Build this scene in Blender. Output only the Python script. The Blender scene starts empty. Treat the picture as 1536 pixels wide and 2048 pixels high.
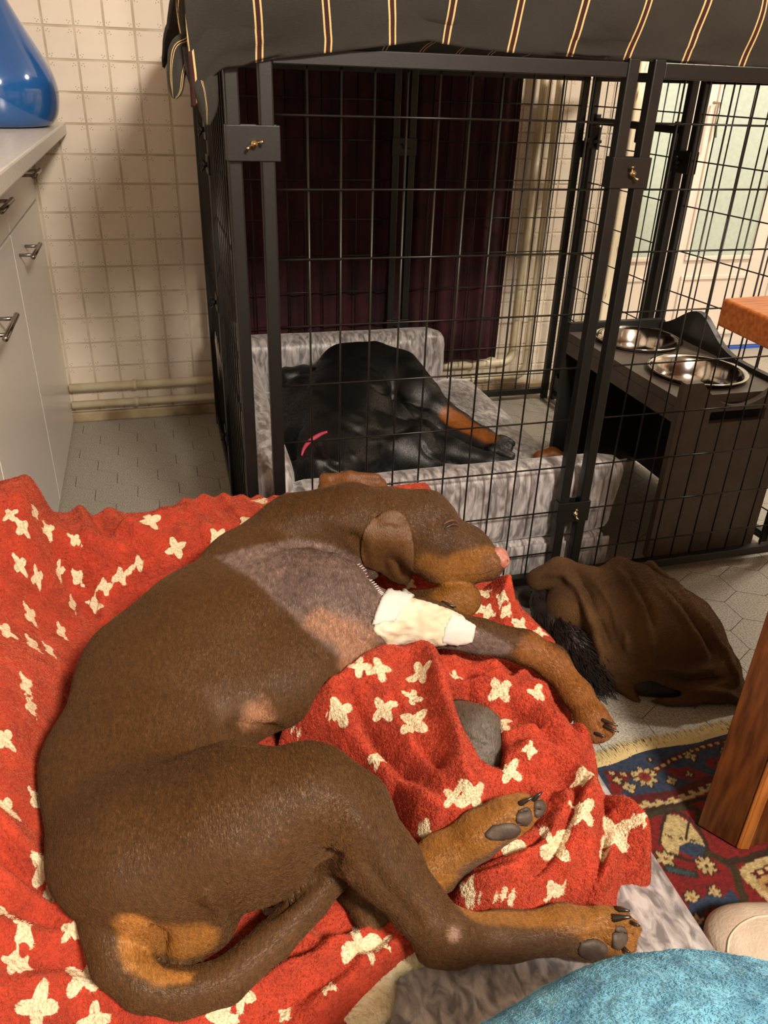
import bpy, bmesh, math, random
import numpy as np
from mathutils import Vector, Matrix, noise
from mathutils.bvhtree import BVHTree
random.seed(7); rng = np.random.default_rng(7)
scene = bpy.context.scene
C = scene.collection
# ------------------------------------------------------------ camera
F_PX = 1580.0; PITCH = math.radians(28.7); YAW = math.radians(16.5); ROLL = math.radians(2.05); CAM_H = 1.04
_f = np.array([math.sin(YAW)*math.cos(PITCH), math.cos(YAW)*math.cos(PITCH), -math.sin(PITCH)])
_r = np.array([math.cos(YAW), -math.sin(YAW), 0.0]); _u = np.cross(_r, _f)
IR = math.cos(ROLL)*_r + math.sin(ROLL)*_u; IU = -math.sin(ROLL)*_r + math.cos(ROLL)*_u
cam = bpy.data.cameras.new('camera'); co = bpy.data.objects.new('camera', cam); C.objects.link(co)
cam.sensor_fit = 'VERTICAL'; cam.sensor_height = 36; cam.lens = F_PX/2048*36
cam.clip_start = 0.02; cam.clip_end = 50
co.matrix_world = Matrix(((IR[0], IU[0], -_f[0], 0), (IR[1], IU[1], -_f[1], 0), (IR[2], IU[2], -_f[2], CAM_H), (0, 0, 0, 1)))
scene.camera = co
# ------------------------------------------------------------ world, lights, exposure
w = bpy.data.worlds.new('world'); scene.world = w; w.use_nodes = True
w.node_tree.nodes['Background'].inputs[0].default_value = (1.0, 0.93, 0.85, 1)
w.node_tree.nodes['Background'].inputs[1].default_value = 0.42
def area(name, loc, target, size, power, col):
    l = bpy.data.lights.new(name, 'AREA'); l.shape = 'DISK'; l.size = size; l.energy = power; l.color = col
    o = bpy.data.objects.new(name, l); C.objects.link(o); o.location = loc
    o.rotation_euler = (Vector(target)-Vector(loc)).to_track_quat('-Z', 'Y').to_euler(); return o
area('ceiling_lamp_light', (0.72, -1.05, 2.28), (0.2, 1.2, 0.2), 0.42, 108, (1.0, 0.89, 0.76))
area('hall_lamp_light', (2.35, 1.7, 2.25), (2.1, 2.9, 0.4), 0.3, 46, (1.0, 0.90, 0.76))
scene.view_settings.view_transform = 'Standard'; scene.view_settings.look = 'None'
scene.view_settings.gamma = 1.0; scene.view_settings.use_curve_mapping = False; scene.view_settings.exposure = 0.0
# ------------------------------------------------------------ helpers
def ray(px, py):
    d = _f*F_PX + IR*(px-768) - IU*(py-1024); return d/np.linalg.norm(d)
EYE = np.array([0, 0, CAM_H])
def at(px, py, z):                      # photo pixel -> point at height z
    d = ray(px, py); return EYE + d*((z-CAM_H)/d[2])
def aty(px, py, y):                      # photo pixel -> point at distance y
    d = ray(px, py); return EYE + d*(y/d[1])
def depth(p): return float((np.asarray(p)-EYE) @ _f)
def tag(o, label=None, cat=None, group=None, kind=None):
    if label: o['label'] = label
    if cat: o['category'] = cat
    if group: o['group'] = group
    if kind: o['kind'] = kind
    return o
def empty(name, loc=(0, 0, 0), rz=0, **k):
    o = bpy.data.objects.new(name, None); C.objects.link(o); o.location = loc; o.rotation_euler[2] = rz; return tag(o, **k)
def link(name, me, m=None, parent=None, smooth=False, **k):
    if m is not None and not me.materials:
        for mm in (m if isinstance(m, (list, tuple)) else [m]): me.materials.append(mm)
    if smooth: me.polygons.foreach_set('use_smooth', np.ones(len(me.polygons), bool))
    o = bpy.data.objects.new(name, me); C.objects.link(o)
    if parent is not None: o.parent = parent
    return tag(o, **k)
def mesh(name, V, Fc, smooth=False):
    me = bpy.data.meshes.new(name); V = np.asarray(V, float); me.from_pydata(V.tolist(), [], [list(map(int, f)) for f in Fc]); me.update()
    if smooth: me.polygons.foreach_set('use_smooth', np.ones(len(me.polygons), bool))
    return me
def bm_mesh(name, bm, smooth=False):
    me = bpy.data.meshes.new(name); bm.to_mesh(me); bm.free()
    if smooth: me.polygons.foreach_set('use_smooth', np.ones(len(me.polygons), bool))
    return me
def box(bm, lo, hi, bev=0.0, M=None, seg=2):
    lo = Vector(lo); hi = Vector(hi); g = bmesh.ops.create_cube(bm, size=1); vs = g['verts']
    for v in vs: v.co = Vector(((v.co.x+.5)*(hi.x-lo.x)+lo.x, (v.co.y+.5)*(hi.y-lo.y)+lo.y, (v.co.z+.5)*(hi.z-lo.z)+lo.z))
    if bev > 0:
        es = list({e for v in vs for e in v.link_edges})
        g2 = bmesh.ops.bevel(bm, geom=es, offset=bev, segments=seg, affect='EDGES', profile=.5); vs = list({v for f in g2['faces'] for v in f.verts} | {v for v in vs if v.is_valid})
    if M is not None:
        for v in vs: v.co = M @ v.co
    return vs
def boxobj(name, lo, hi, m, parent=None, bev=0.002, **k):
    bm = bmesh.new(); box(bm, lo, hi, bev); return link(name, bm_mesh(name, bm), m, parent, **k)
def tube(bm, pts, rad, seg=8, caps=True):
    pts = [Vector(p) for p in pts]; n = len(pts); rad = [rad]*n if np.isscalar(rad) else rad; rings = []; up = None
    for i, p in enumerate(pts):
        t = (pts[min(i+1, n-1)]-pts[max(i-1, 0)]).normalized()
        if up is None: up = t.orthogonal().normalized()
        up = (up - t*up.dot(t)).normalized(); b = t.cross(up)
        rings.append([bm.verts.new(p+(up*math.cos(a)+b*math.sin(a))*rad[i]) for a in [2*math.pi*j/seg for j in range(seg)]])
    for a, b in zip(rings, rings[1:]):
        for j in range(seg): bm.faces.new((a[j], a[(j+1) % seg], b[(j+1) % seg], b[j]))
    if caps: bm.faces.new(rings[0][::-1]); bm.faces.new(rings[-1])
def tubeobj(name, pts, rad, m, parent=None, seg=8, smooth=True, **k):
    bm = bmesh.new(); tube(bm, pts, rad, seg); return link(name, bm_mesh(name, bm, smooth), m, parent, **k)
def lathe(prof, seg=48):
    V = []; Fc = []
    for r, z in prof:
        for j in range(seg): a = 2*math.pi*j/seg; V.append((r*math.cos(a), r*math.sin(a), z))
    for i in range(len(prof)-1):
        for j in range(seg): Fc.append((i*seg+j, i*seg+(j+1) % seg, (i+1)*seg+(j+1) % seg, (i+1)*seg+j))
    return V, Fc
def spline(pts, n=8):                    # Catmull-Rom through points of any dimension
    P = np.array(pts, float); P = np.vstack([2*P[0]-P[1], P, 2*P[-1]-P[-2]]); out = []
    for i in range(1, len(P)-2):
        for t in np.linspace(0, 1, n, endpoint=False):
            a, b, c, d = P[i-1:i+3]; out.append(.5*((2*b)+(-a+c)*t+(2*a-5*b+4*c-d)*t*t+(-a+3*b-3*c+d)*t**3))
    out.append(P[-2]); return np.array(out)
# ---- materials
def L(c): return tuple(((v/255)/12.92 if v/255 <= .04045 else ((v/255+.055)/1.055)**2.4) for v in c)+(1,)
def mat(name, col, rough=.6, var=None, vscale=20, vdetail=5, bump=0, bscale=200, metal=0, sheen=0, sheen_tint=None, spec=.5, coat=0, stretch=None, dist=0, attr=None, bump2=0, b2scale=30, vlo=.35, vhi=.65, trans=0, alpha=1, emit=None, sss=0):
    m = bpy.data.materials.new(name); m.use_nodes = True; nt = m.node_tree; N = nt.nodes; K = nt.links; b = N['Principled BSDF']
    b.inputs['Base Color'].default_value = L(col); b.inputs['Roughness'].default_value = rough; b.inputs['Metallic'].default_value = metal
    b.inputs['Sheen Weight'].default_value = sheen; b.inputs['Sheen Roughness'].default_value = .4
    if sheen_tint: b.inputs['Sheen Tint'].default_value = L(sheen_tint)
    b.inputs['Specular IOR Level'].default_value = spec; b.inputs['Coat Weight'].default_value = coat; b.inputs['Coat Roughness'].default_value = .1
    b.inputs['Transmission Weight'].default_value = trans
    tc = N.new('ShaderNodeTexCoord'); mp = N.new('ShaderNodeMapping'); K.new(tc.outputs['Object'], mp.inputs[0])
    if stretch: mp.inputs['Scale'].default_value = stretch
    src = None
    if attr:
        a = N.new('ShaderNodeAttribute'); a.attribute_name = attr; src = a.outputs['Color']
    if var is not None:
        n = N.new('ShaderNodeTexNoise'); n.inputs['Scale'].default_value = vscale; n.inputs['Detail'].default_value = vdetail; n.inputs['Distortion'].default_value = dist; K.new(mp.outputs[0], n.inputs['Vector'])
        r = N.new('ShaderNodeValToRGB'); r.color_ramp.elements[0].position = vlo; r.color_ramp.elements[1].position = vhi; K.new(n.outputs[0], r.inputs[0])
        if attr:
            r.color_ramp.elements[0].color = (1-var, 1-var, 1-var, 1); r.color_ramp.elements[1].color = (1+var*.4,)*3+(1,)
            mx = N.new('ShaderNodeMix'); mx.data_type = 'RGBA'; mx.blend_type = 'MULTIPLY'; mx.inputs[0].default_value = 1
            K.new(src, mx.inputs[6]); K.new(r.outputs[0], mx.inputs[7]); src = mx.outputs[2]
        else:
            r.color_ramp.elements[0].color = L(var); r.color_ramp.elements[1].color = L(col); src = r.outputs[0]
    if src is not None: K.new(src, b.inputs['Base Color'])
    if bump:
        n = N.new('ShaderNodeTexNoise'); n.inputs['Scale'].default_value = bscale; n.inputs['Detail'].default_value = 4; K.new(mp.outputs[0], n.inputs['Vector'])
        bp = N.new('ShaderNodeBump'); bp.inputs['Strength'].default_value = 1; bp.inputs['Distance'].default_value = bump; K.new(n.outputs[0], bp.inputs['Height'])
        last = bp
        if bump2:
            n2 = N.new('ShaderNodeTexNoise'); n2.inputs['Scale'].default_value = b2scale; n2.inputs['Detail'].default_value = 3; K.new(mp.outputs[0], n2.inputs['Vector'])
            bp2 = N.new('ShaderNodeBump'); bp2.inputs['Strength'].default_value = 1; bp2.inputs['Distance'].default_value = bump2; K.new(n2.outputs[0], bp2.inputs['Height']); K.new(bp.outputs[0], bp2.inputs['Normal']); last = bp2
        K.new(last.outputs[0], b.inputs['Normal'])
    if emit: b.inputs['Emission Color'].default_value = L(emit[0]); b.inputs['Emission Strength'].default_value = emit[1]
    return m
M_tile = mat('glazed_tile', (228, 216, 200), .42, var=(220, 206, 188), vscale=6, bump=.0003, bscale=25)
M_grout = mat('grout', (212, 199, 180), .9, var=(186, 170, 147), vscale=14)
M_floor = mat('speckled_vinyl', (178, 172, 160), .38, var=(138, 132, 121), vscale=260, vdetail=8, bump=.0002, bscale=300, vlo=.42, vhi=.56)
M_floorbase = mat('floor_seam', (62, 58, 50), .8, var=(50, 46, 40), vscale=30)
M_pipe = mat('cream_paint_pipe', (214, 202, 172), .35, var=(188, 168, 130), vscale=9, bump=.0006, bscale=40, vlo=.3, vhi=.5)
M_skirt = mat('old_skirting', (176, 158, 124), .6, var=(128, 106, 76), vscale=12, bump=.0008, bscale=40)
M_white = mat('white_paint', (238, 228, 214), .4, var=(228, 214, 196), vscale=3)
M_lam = mat('white_laminate', (246, 240, 232), .28, var=(240, 233, 224), vscale=2)
M_counter = mat('counter_top', (232, 228, 220), .3, var=(214, 210, 202), vscale=140, bump=.0001, bscale=300)
M_steel = mat('brushed_steel', (168, 160, 150), .3, metal=1, var=(140, 132, 122), vscale=60, stretch=(1, 1, 14))
M_bowl = mat('polished_steel', (206, 200, 192), .13, metal=1, var=(186, 180, 172), vscale=8)
M_metal = mat('black_powder_coat', (19, 17, 15), .42, var=(14, 13, 12), vscale=40, bump=.0001, bscale=500)
M_wire = mat('black_wire', (34, 31, 28), .3, metal=.4)
M_nut = mat('zinc_nut', (190, 170, 130), .3, metal=1)
M_cloth = mat('charcoal_cloth', (36, 33, 29), .85, attr='col', var=.25, vscale=50, bump=.0008, bscale=700, sheen=.05)
M_curtain = mat('burgundy_velvet', (58, 11, 23), .9, var=(34, 6, 13), vscale=14, bump=.001, bscale=300, sheen=.3, sheen_tint=(120, 30, 50))
M_velvet = mat('silver_crushed_velvet', (194, 187, 185), .34, var=(116, 110, 110), vscale=75, vdetail=12, dist=.7, bump=.0022, bscale=70, sheen=.6, sheen_tint=(240, 236, 236), stretch=(1, .5, .28), vlo=.38, vhi=.64, bump2=.004, b2scale=22)
M_wood = mat('orange_oak', (196, 118, 58), .38, var=(158, 84, 34), vscale=14, stretch=(1, 9, 9), bump=.0003, bscale=60)
M_legwood = mat('shaded_oak', (104, 58, 22), .4, var=(66, 33, 11), vscale=12, stretch=(9, 9, 1), bump=.0004, bscale=50)  # leg oak with the shadow it stands in put into its base colour
M_legedge = mat('lit_oak_edge', (176, 110, 52), .35, var=(140, 82, 34), vscale=12, stretch=(9, 9, 1))  # same oak, kept paler so the corner strip looks lit; light is in the colour
M_stand = mat('dark_brown_board', (92, 80, 70), .45, var=(80, 69, 60), vscale=30, bump=.0002, bscale=200)
M_standd = mat('black_board', (26, 23, 21), .5)
M_brown = mat('brown_fleece', (92, 62, 28), .95, var=(70, 45, 18), vscale=12, bump=.0016, bscale=420, sheen=.4, sheen_tint=(120, 90, 55), bump2=.003, b2scale=18)
M_red = mat('red_plush', (200, 50, 24), .9, attr='col', var=.3, vscale=34, vdetail=7, bump=.0045, bscale=210, sheen=.45, sheen_tint=(255, 150, 110), bump2=.006, b2scale=60, vlo=.3, vhi=.68)
M_dog = mat('short_coat', (90, 50, 22), .47, attr='col', var=.3, vscale=300, vdetail=4, bump=.0012, bscale=520, sheen=.1, sheen_tint=(220, 180, 140), stretch=(1, .3, .6), vlo=.3, vhi=.7, spec=.42)
M_bdog = mat('black_coat', (16, 14, 13), .42, attr='col', var=.2, vscale=120, bump=.0006, bscale=500, spec=.6)
M_pad = mat('paw_pad', (84, 70, 60), .6, var=(66, 54, 46), vscale=60, bump=.0006, bscale=300)
M_claw = mat('dark_claw', (44, 36, 30), .25)
M_nose = mat('liver_nose', (182, 118, 100), .4, var=(160, 98, 84), vscale=80, bump=.0004, bscale=300)
M_eye = mat('closed_eyelid', (60, 36, 24), .4)
M_gauze = mat('gauze_bandage', (228, 220, 198), .85, var=(208, 194, 164), vscale=22, bump=.003, bscale=45, bump2=.0005, b2scale=400)
M_tape = mat('white_tape', (208, 206, 200), .8, var=(214, 208, 200), vscale=50, bump=.0005, bscale=260)
M_blue = mat('blue_fleece', (118, 180, 206), .95, var=(74, 128, 158), vscale=44, vdetail=4, bump=.004, bscale=90, sheen=.5, sheen_tint=(200, 235, 250), vlo=.35, vhi=.6)
M_slip = mat('cream_suede', (226, 208, 186), .9, var=(206, 184, 160), vscale=20, bump=.0009, bscale=220)
M_vase = mat('blue_glass', (36, 92, 158), .1, var=(24, 70, 130), vscale=3, coat=.6, spec=.6)
M_collar = mat('pink_collar', (190, 60, 90), .6)
M_fur = mat('long_black_fur', (26, 19, 17), .55, var=(44, 30, 26), vscale=60, bump=.002, bscale=120, stretch=(1, 1, .2))
M_rug = mat('wool_rug', (120, 20, 20), .95, attr='col', var=.35, vscale=150, bump=.0022, bscale=420)
M_fringe = mat('rug_fringe', (206, 184, 130), .9)
M_sherpa = mat('sherpa_lining', (226, 212, 178), .95, var=(208, 190, 150), vscale=60, bump=.004, bscale=170)
M_door = mat('white_gloss_door', (228, 216, 204), .35, var=(220, 206, 194), vscale=2)
M_pane = mat('frosted_glass', (184, 196, 184), .5, var=(174, 188, 177), vscale=60, bump=.0004, bscale=300)
M_frame = mat('chipped_frame_paint', (236, 224, 196), .5, var=(150, 96, 56), vscale=16, vdetail=9, stretch=(3, 3, .5), bump=.001, bscale=60, vlo=.36, vhi=.42)
M_tape_blue = mat('blue_masking_tape', (40, 90, 190), .6)
# tile material: little sprigs near the corners (flat print)
def sprigs(m):
    nt = m.node_tree; N = nt.nodes; K = nt.links; b = N['Principled BSDF']; src = b.inputs['Base Color'].links[0].from_socket
    tc = N.new('ShaderNodeTexCoord'); s = N.new('ShaderNodeSeparateXYZ'); K.new(tc.outputs['Object'], s.inputs[0])
    def mth(op, a, b_=None, v=None):
        n = N.new('ShaderNodeMath'); n.operation = op; K.new(a, n.inputs[0])
        if b_ is not None: K.new(b_, n.inputs[1])
        if v is not None: n.inputs[1].default_value = v
        return n.outputs[0]
    ax = mth('ABSOLUTE', s.outputs[0]); az = mth('ABSOLUTE', s.outputs[2]); tot = None
    for cx, cz in ((.0275, .0318), (.0318, .0275), (.0245, .0255)):
        dx = mth('SUBTRACT', ax, v=cx); dz = mth('SUBTRACT', az, v=cz)
        d = mth('SQRT', mth('ADD', mth('MULTIPLY', dx, dx), mth('MULTIPLY', dz, dz))); h = mth('LESS_THAN', d, v=.0016)
        tot = h if tot is None else mth('MAXIMUM', tot, h)
    fx = mth('MULTIPLY', tot, v=.6)
    mx = N.new('ShaderNodeMix'); mx.data_type = 'RGBA'; K.new(fx, mx.inputs[0]); K.new(src, mx.inputs[6]); mx.inputs[7].default_value = L((120, 96, 66)); K.new(mx.outputs[2], b.inputs['Base Color'])
sprigs(M_tile)
# ---- implicit surfaces: smooth union of round cones (each optionally flattened in z), meshed by surface nets
class Blob:
    def __init__(s, res=.004): s.pr = []; s.res = res
    def cap(s, a, b, ra, rb, k=.012, fl=1.0, op=1): s.pr.append((np.array(a, float), np.array(b, float), ra, rb, k, fl, op)); return s
    def px(s, pts, k=.012, fl=1.0, op=1):      # pts: (px, py, z, r_px), given where they appear, at true height
        w = []
        for px, py, z, r in pts:
            p = at(px, py, z); w.append((p, r*depth(p)/F_PX))
        if len(w) == 1: w = w*2
        for (a, ra), (b, rb) in zip(w, w[1:]): s.cap(a, b, ra, rb, k, fl, op)
        return s
    def build(s, zmin=None):
        P = [q for q in s.pr if q[6] > 0]; pad = .03; h = s.res
        lo = np.min([np.minimum(a-ra, b-rb) for a, b, ra, rb, *_ in P], 0)-pad; hi = np.max([np.maximum(a+ra, b+rb) for a, b, ra, rb, *_ in P], 0)+pad
        if zmin is not None: lo[2] = max(lo[2], zmin-2*h)
        n = np.ceil((hi-lo)/h).astype(int)+1; D = np.full(n, .05, np.float32)
        for a, b, ra, rb, k, fl, op in s.pr:
            m = k+.012; l = np.floor((np.minimum(a-ra, b-rb)-m-lo)/h).astype(int).clip(0); u = (np.ceil((np.maximum(a+ra, b+rb)+m-lo)/h).astype(int)+1)
            u = np.minimum(u, n); 
            if (u <= l).any(): continue
            ax = [lo[i]+h*np.arange(l[i], u[i]) for i in range(3)]; X, Y, Z = np.meshgrid(*ax, indexing='ij')
            ab = b-a; q = np.array([1, 1, 1/fl]); abq = ab*q; dd = max(float(abq@abq), 1e-12)
            px_, py_, pz_ = (X-a[0]), (Y-a[1]), (Z-a[2])/fl
            t = ((px_*abq[0]+py_*abq[1]+pz_*abq[2])/dd).clip(0, 1); r = ra+(rb-ra)*t
            dist = (np.sqrt((px_-abq[0]*t)**2+(py_-abq[1]*t)**2+(pz_-abq[2]*t)**2)-r)*(fl**.5 if fl < 1 else 1)
            V = D[l[0]:u[0], l[1]:u[1], l[2]:u[2]]
            if op > 0: hh = (.5+.5*(V-dist)/k).clip(0, 1); V[...] = V*(1-hh)+dist*hh-k*hh*(1-hh)
            else: hh = (.5-.5*(V+dist)/k).clip(0, 1); V[...] = V*(1-hh)+(-dist)*hh+k*hh*(1-hh)
        if zmin is not None:
            zz = lo[2]+h*np.arange(n[2]); D = np.maximum(D, (zmin-zz)[None, None, :])
        return nets(D, lo, h)
def nets(D, lo, h):
    s = D < 0; n = np.array(D.shape)-1
    c = [s[i:i+n[0], j:j+n[1], k:k+n[2]] for i in (0, 1) for j in (0, 1) for k in (0, 1)]
    cnt = sum(x.astype(np.int8) for x in c); act = (cnt > 0) & (cnt < 8); idx = np.full(n, -1, np.int64); ii = np.argwhere(act); idx[act] = np.arange(len(ii))
    acc = np.zeros((len(ii), 3)); num = np.zeros(len(ii)); corners = [(i, j, k) for i in (0, 1) for j in (0, 1) for k in (0, 1)]
    val = {cc: D[ii[:, 0]+cc[0], ii[:, 1]+cc[1], ii[:, 2]+cc[2]] for cc in corners}
    for a in corners:
        for ax in range(3):
            if a[ax] == 0:
                b = list(a); b[ax] = 1; b = tuple(b); va, vb = val[a], val[b]; m = (va < 0) != (vb < 0)
                t = np.where(m, va/np.where(m, va-vb, 1), 0); p = np.array(a, float)[None, :]+t[:, None]*np.eye(3)[ax][None, :]
                acc[m] += p[m]; num[m] += 1
    V = (ii+acc/num[:, None])*h+lo; Fc = []
    for ax in range(3):
        o1, o2 = [i for i in range(3) if i != ax]
        sl0 = [slice(None)]*3; sl1 = [slice(None)]*3; sl0[ax] = slice(0, -1); sl1[ax] = slice(1, None)
        a_, b_ = s[tuple(sl0)], s[tuple(sl1)]; e = np.argwhere(a_ != b_); e = e[(e[:, o1] > 0) & (e[:, o2] > 0) & (e[:, o1] < n[o1]) & (e[:, o2] < n[o2])]
        inside = a_[e[:, 0], e[:, 1], e[:, 2]]; q = []
        for d1, d2 in ((-1, -1), (0, -1), (0, 0), (-1, 0)):
            g = e.copy(); g[:, o1] += d1; g[:, o2] += d2; q.append(idx[g[:, 0], g[:, 1], g[:, 2]])
        q = np.stack(q, 1); flip = inside if ax != 1 else ~inside; q = np.where(flip[:, None], q, q[:, ::-1]); Fc.append(q)
    Fc = np.vstack(Fc); Fc = Fc[(Fc >= 0).all(1)]
    return V, Fc
def fast_mesh(name, V, Fc, smooth=True):
    me = bpy.data.meshes.new(name); me.vertices.add(len(V)); me.vertices.foreach_set('co', np.asarray(V, np.float32).ravel())
    k = Fc.shape[1]; me.loops.add(Fc.size); me.loops.foreach_set('vertex_index', Fc.astype(np.int32).ravel()); me.polygons.add(len(Fc))
    me.polygons.foreach_set('loop_start', np.arange(0, Fc.size, k, dtype=np.int32)); me.update(calc_edges=True); me.validate()
    me.polygons.foreach_set('use_smooth', np.full(len(me.polygons), smooth)); return me
def relax(V, Fc, it=2, lam=.5):
    E = np.vstack([Fc[:, [0, 1]], Fc[:, [1, 2]], Fc[:, [2, 3]], Fc[:, [3, 0]]]); E = np.vstack([E, E[:, ::-1]])
    cnt = np.bincount(E[:, 0], minlength=len(V)).clip(1)
    for _ in range(it):
        S = np.stack([np.bincount(E[:, 0], weights=V[E[:, 1], i], minlength=len(V)) for i in range(3)], 1)/cnt[:, None]; V = V+(S-V)*lam
    return V
def setcol(me, col):
    a = me.color_attributes.new('col', 'FLOAT_COLOR', 'POINT'); c = np.ones((len(me.vertices), 4), np.float32); c[:, :3] = col; a.data.foreach_set('color', c.ravel())
def bvh(V, Fc): return BVHTree.FromPolygons(V.tolist(), Fc.tolist())
def hit(tree, px, py):
    d = ray(px, py); h = tree.ray_cast(Vector(EYE), Vector(d)); return h[0], h[1]
def inpoly(X, Y, poly):
    ins = np.zeros(X.shape, bool); n = len(poly)
    for i in range(n):
        x0, y0 = poly[i]; x1, y1 = poly[(i+1) % n]
        if y0 == y1: continue
        c = ((y0 > Y) != (y1 > Y)) & (X < (x1-x0)*(Y-y0)/(y1-y0)+x0); ins ^= c
    return ins
def segdist(X, Y, poly, closed=True):
    d = np.full(X.shape, 1e9); n = len(poly)
    for i in range(n if closed else n-1):
        a = np.array(poly[i][:2]); b = np.array(poly[(i+1) % n][:2]); ab = b-a; t = (((X-a[0])*ab[0]+(Y-a[1])*ab[1])/max(ab@ab, 1e-12)).clip(0, 1)
        d = np.minimum(d, np.hypot(X-a[0]-ab[0]*t, Y-a[1]-ab[1]*t))
    return d
def sdpoly(X, Y, poly): d = segdist(X, Y, poly); return np.where(inpoly(X, Y, poly), -d, d)
def patch(name, tree, outline, thick, m, parent=None, step=5, edge=14, bury=.003, crisp=False, wr=0, **k):   # a padded patch lying on a surface
    poly = [tuple(p) for p in spline(list(outline)+[outline[0]], 4)[:-1]]
    if crisp: o_ = list(outline)+[outline[0]]; poly = [tuple(np.array(a)*(1-t)+np.array(b_)*t) for a, b_ in zip(o_, o_[1:]) for t in (0, .2, .4, .6, .8)]
    xs = [p[0] for p in poly]; ys = [p[1] for p in poly]
    gx = np.arange(min(xs)-step, max(xs)+2*step, step); gy = np.arange(min(ys)-step, max(ys)+2*step, step); X, Y = np.meshgrid(gx, gy, indexing='ij'); S = sdpoly(X, Y, poly)
    id_ = {}; V = []; B = []
    P = np.array(poly)
    for i in range(len(gx)):
        for j in range(len(gy)):
            if S[i, j] < step*.75:
                x, y = X[i, j], Y[i, j]; s_ = S[i, j]
                if s_ > -step*.3:
                    q = np.argmin((P[:, 0]-x)**2+(P[:, 1]-y)**2)
                    if s_ > 0: x, y = P[q]; s_ = 0
                h, nn = hit(tree, x, y)
                if h is None: continue
                t = min(1, -s_/edge); off = thick*math.sqrt(max(0, 1-(1-t)**2))*(1+wr*noise.noise(Vector((x*.05, y*.09, 1)))*t); id_[i, j] = len(V); h = np.array(h); d = ray(x, y)
                nn = np.array(nn); nn = nn if nn@d < 0 else -nn
                vv = (nn-d)/2; vv /= np.linalg.norm(vv)
                V.append(h+vv*off-vv*bury*(t < .02)); B.append(h+d*bury*1.2)
    n = len(V); Fc = []
    for (i, j), a in id_.items():
        q = [id_.get(p) for p in ((i, j), (i+1, j), (i+1, j+1), (i, j+1))]
        if None not in q: Fc.append(q)
        elif sum(x is not None for x in q) == 3: Fc.append([x for x in q if x is not None])
    V = np.array(V)
    E = {}
    for f in Fc:
        for a, b in zip(f, f[1:]+f[:1]): E[(a, b)] = 1
    F2 = [f for f in Fc]+[[x+n for x in f[::-1]] for f in Fc]+[[b, a, a+n, b+n] for (a, b) in E if (b, a) not in E]
    return link(name, mesh(name, np.vstack([V, np.array(B)]), F2, True), m, parent, **k)

def tri_sample(V, Fc, n, keep=None):        # random points on quads/tris: barycentric in one triangle
    T_ = np.vstack([Fc[:, :3], Fc[:, [0, 2, 3]]]) if Fc.shape[1] == 4 else Fc
    a, b_, c = V[T_[:, 0]], V[T_[:, 1]], V[T_[:, 2]]; nn = np.cross(b_-a, c-a); ar = np.linalg.norm(nn, axis=1); nn /= ar[:, None]+1e-12
    wgt = ar*(1.0 if keep is None else keep((a+b_+c)/3, nn)); p = wgt/wgt.sum(); i = rng.choice(len(T_), n, p=p); u = rng.random((n, 2)); m = u.sum(1) > 1; u[m] = 1-u[m]
    return T_[i], u, a[i]+(b_-a)[i]*u[:, :1]+(c-a)[i]*u[:, 1:], nn[i]
def fuzz(name, parent, V, Fc, n, length, radius, direction, lift, m, attrs=None, keep=None, jit=.25, lock=0.):
    T_, u, P, N_ = tri_sample(V, Fc, n, keep); d = direction(P, N_)+rng.normal(0, jit, P.shape)
    if lock: d = d+np.stack([np.sin(P[:, 1]*420+P[:, 0]*150)+np.sin(P[:, 0]*260), np.sin(P[:, 0]*390-P[:, 1]*200)+np.sin(P[:, 1]*300), 0*P[:, 0]], 1)*lock
    d = d-N_*(d*N_).sum(1)[:, None]; d /= np.linalg.norm(d, axis=1)[:, None]+1e-9
    ln = length*rng.uniform(.6, 1.2, n)[:, None]; K3 = np.stack([P-N_*.0004, P+(d*(1-lift)+N_*lift)*ln*.5, P+(d*(1-lift*.8)+N_*lift*.5)*ln], 1)
    hc = bpy.data.hair_curves.new(name); hc.add_curves([3]*n); hc.attributes['position'].data.foreach_set('vector', K3.reshape(-1).astype(np.float32))
    r = hc.attributes.get('radius') or hc.attributes.new('radius', 'FLOAT', 'POINT'); r.data.foreach_set('value', np.tile(np.array([1, .8, .25], np.float32)*radius, n))
    bw = np.stack([1-u.sum(1), u[:, 0], u[:, 1]], 1)
    for k_, val in (attrs or {}).items():
        s = (val[T_]*(bw[:, :, None] if val.ndim == 2 else bw)).sum(1)
        if val.ndim == 2: a = hc.attributes.new(k_, 'FLOAT_COLOR', 'CURVE'); s = s*rng.uniform(.72, 1.3, (n, 1)); c = np.ones((n, 4), np.float32); c[:, :3] = s; a.data.foreach_set('color', c.ravel())
        else: a = hc.attributes.new(k_, 'FLOAT', 'CURVE'); a.data.foreach_set('value', s.astype(np.float32))
    hc.materials.append(m); o = bpy.data.objects.new(name, hc); C.objects.link(o); o.parent = parent; o['kind'] = 'stuff'; return o
def vnormals(V, Fc):
    n = np.cross(V[Fc[:, 2]]-V[Fc[:, 0]], V[Fc[:, 3]]-V[Fc[:, 1]]); N_ = np.zeros_like(V)
    for i in range(4):
        for k in range(3): N_[:, k] += np.bincount(Fc[:, i], weights=n[:, k], minlength=len(V))
    return N_/(np.linalg.norm(N_, axis=1)[:, None]+1e-12)
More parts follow.
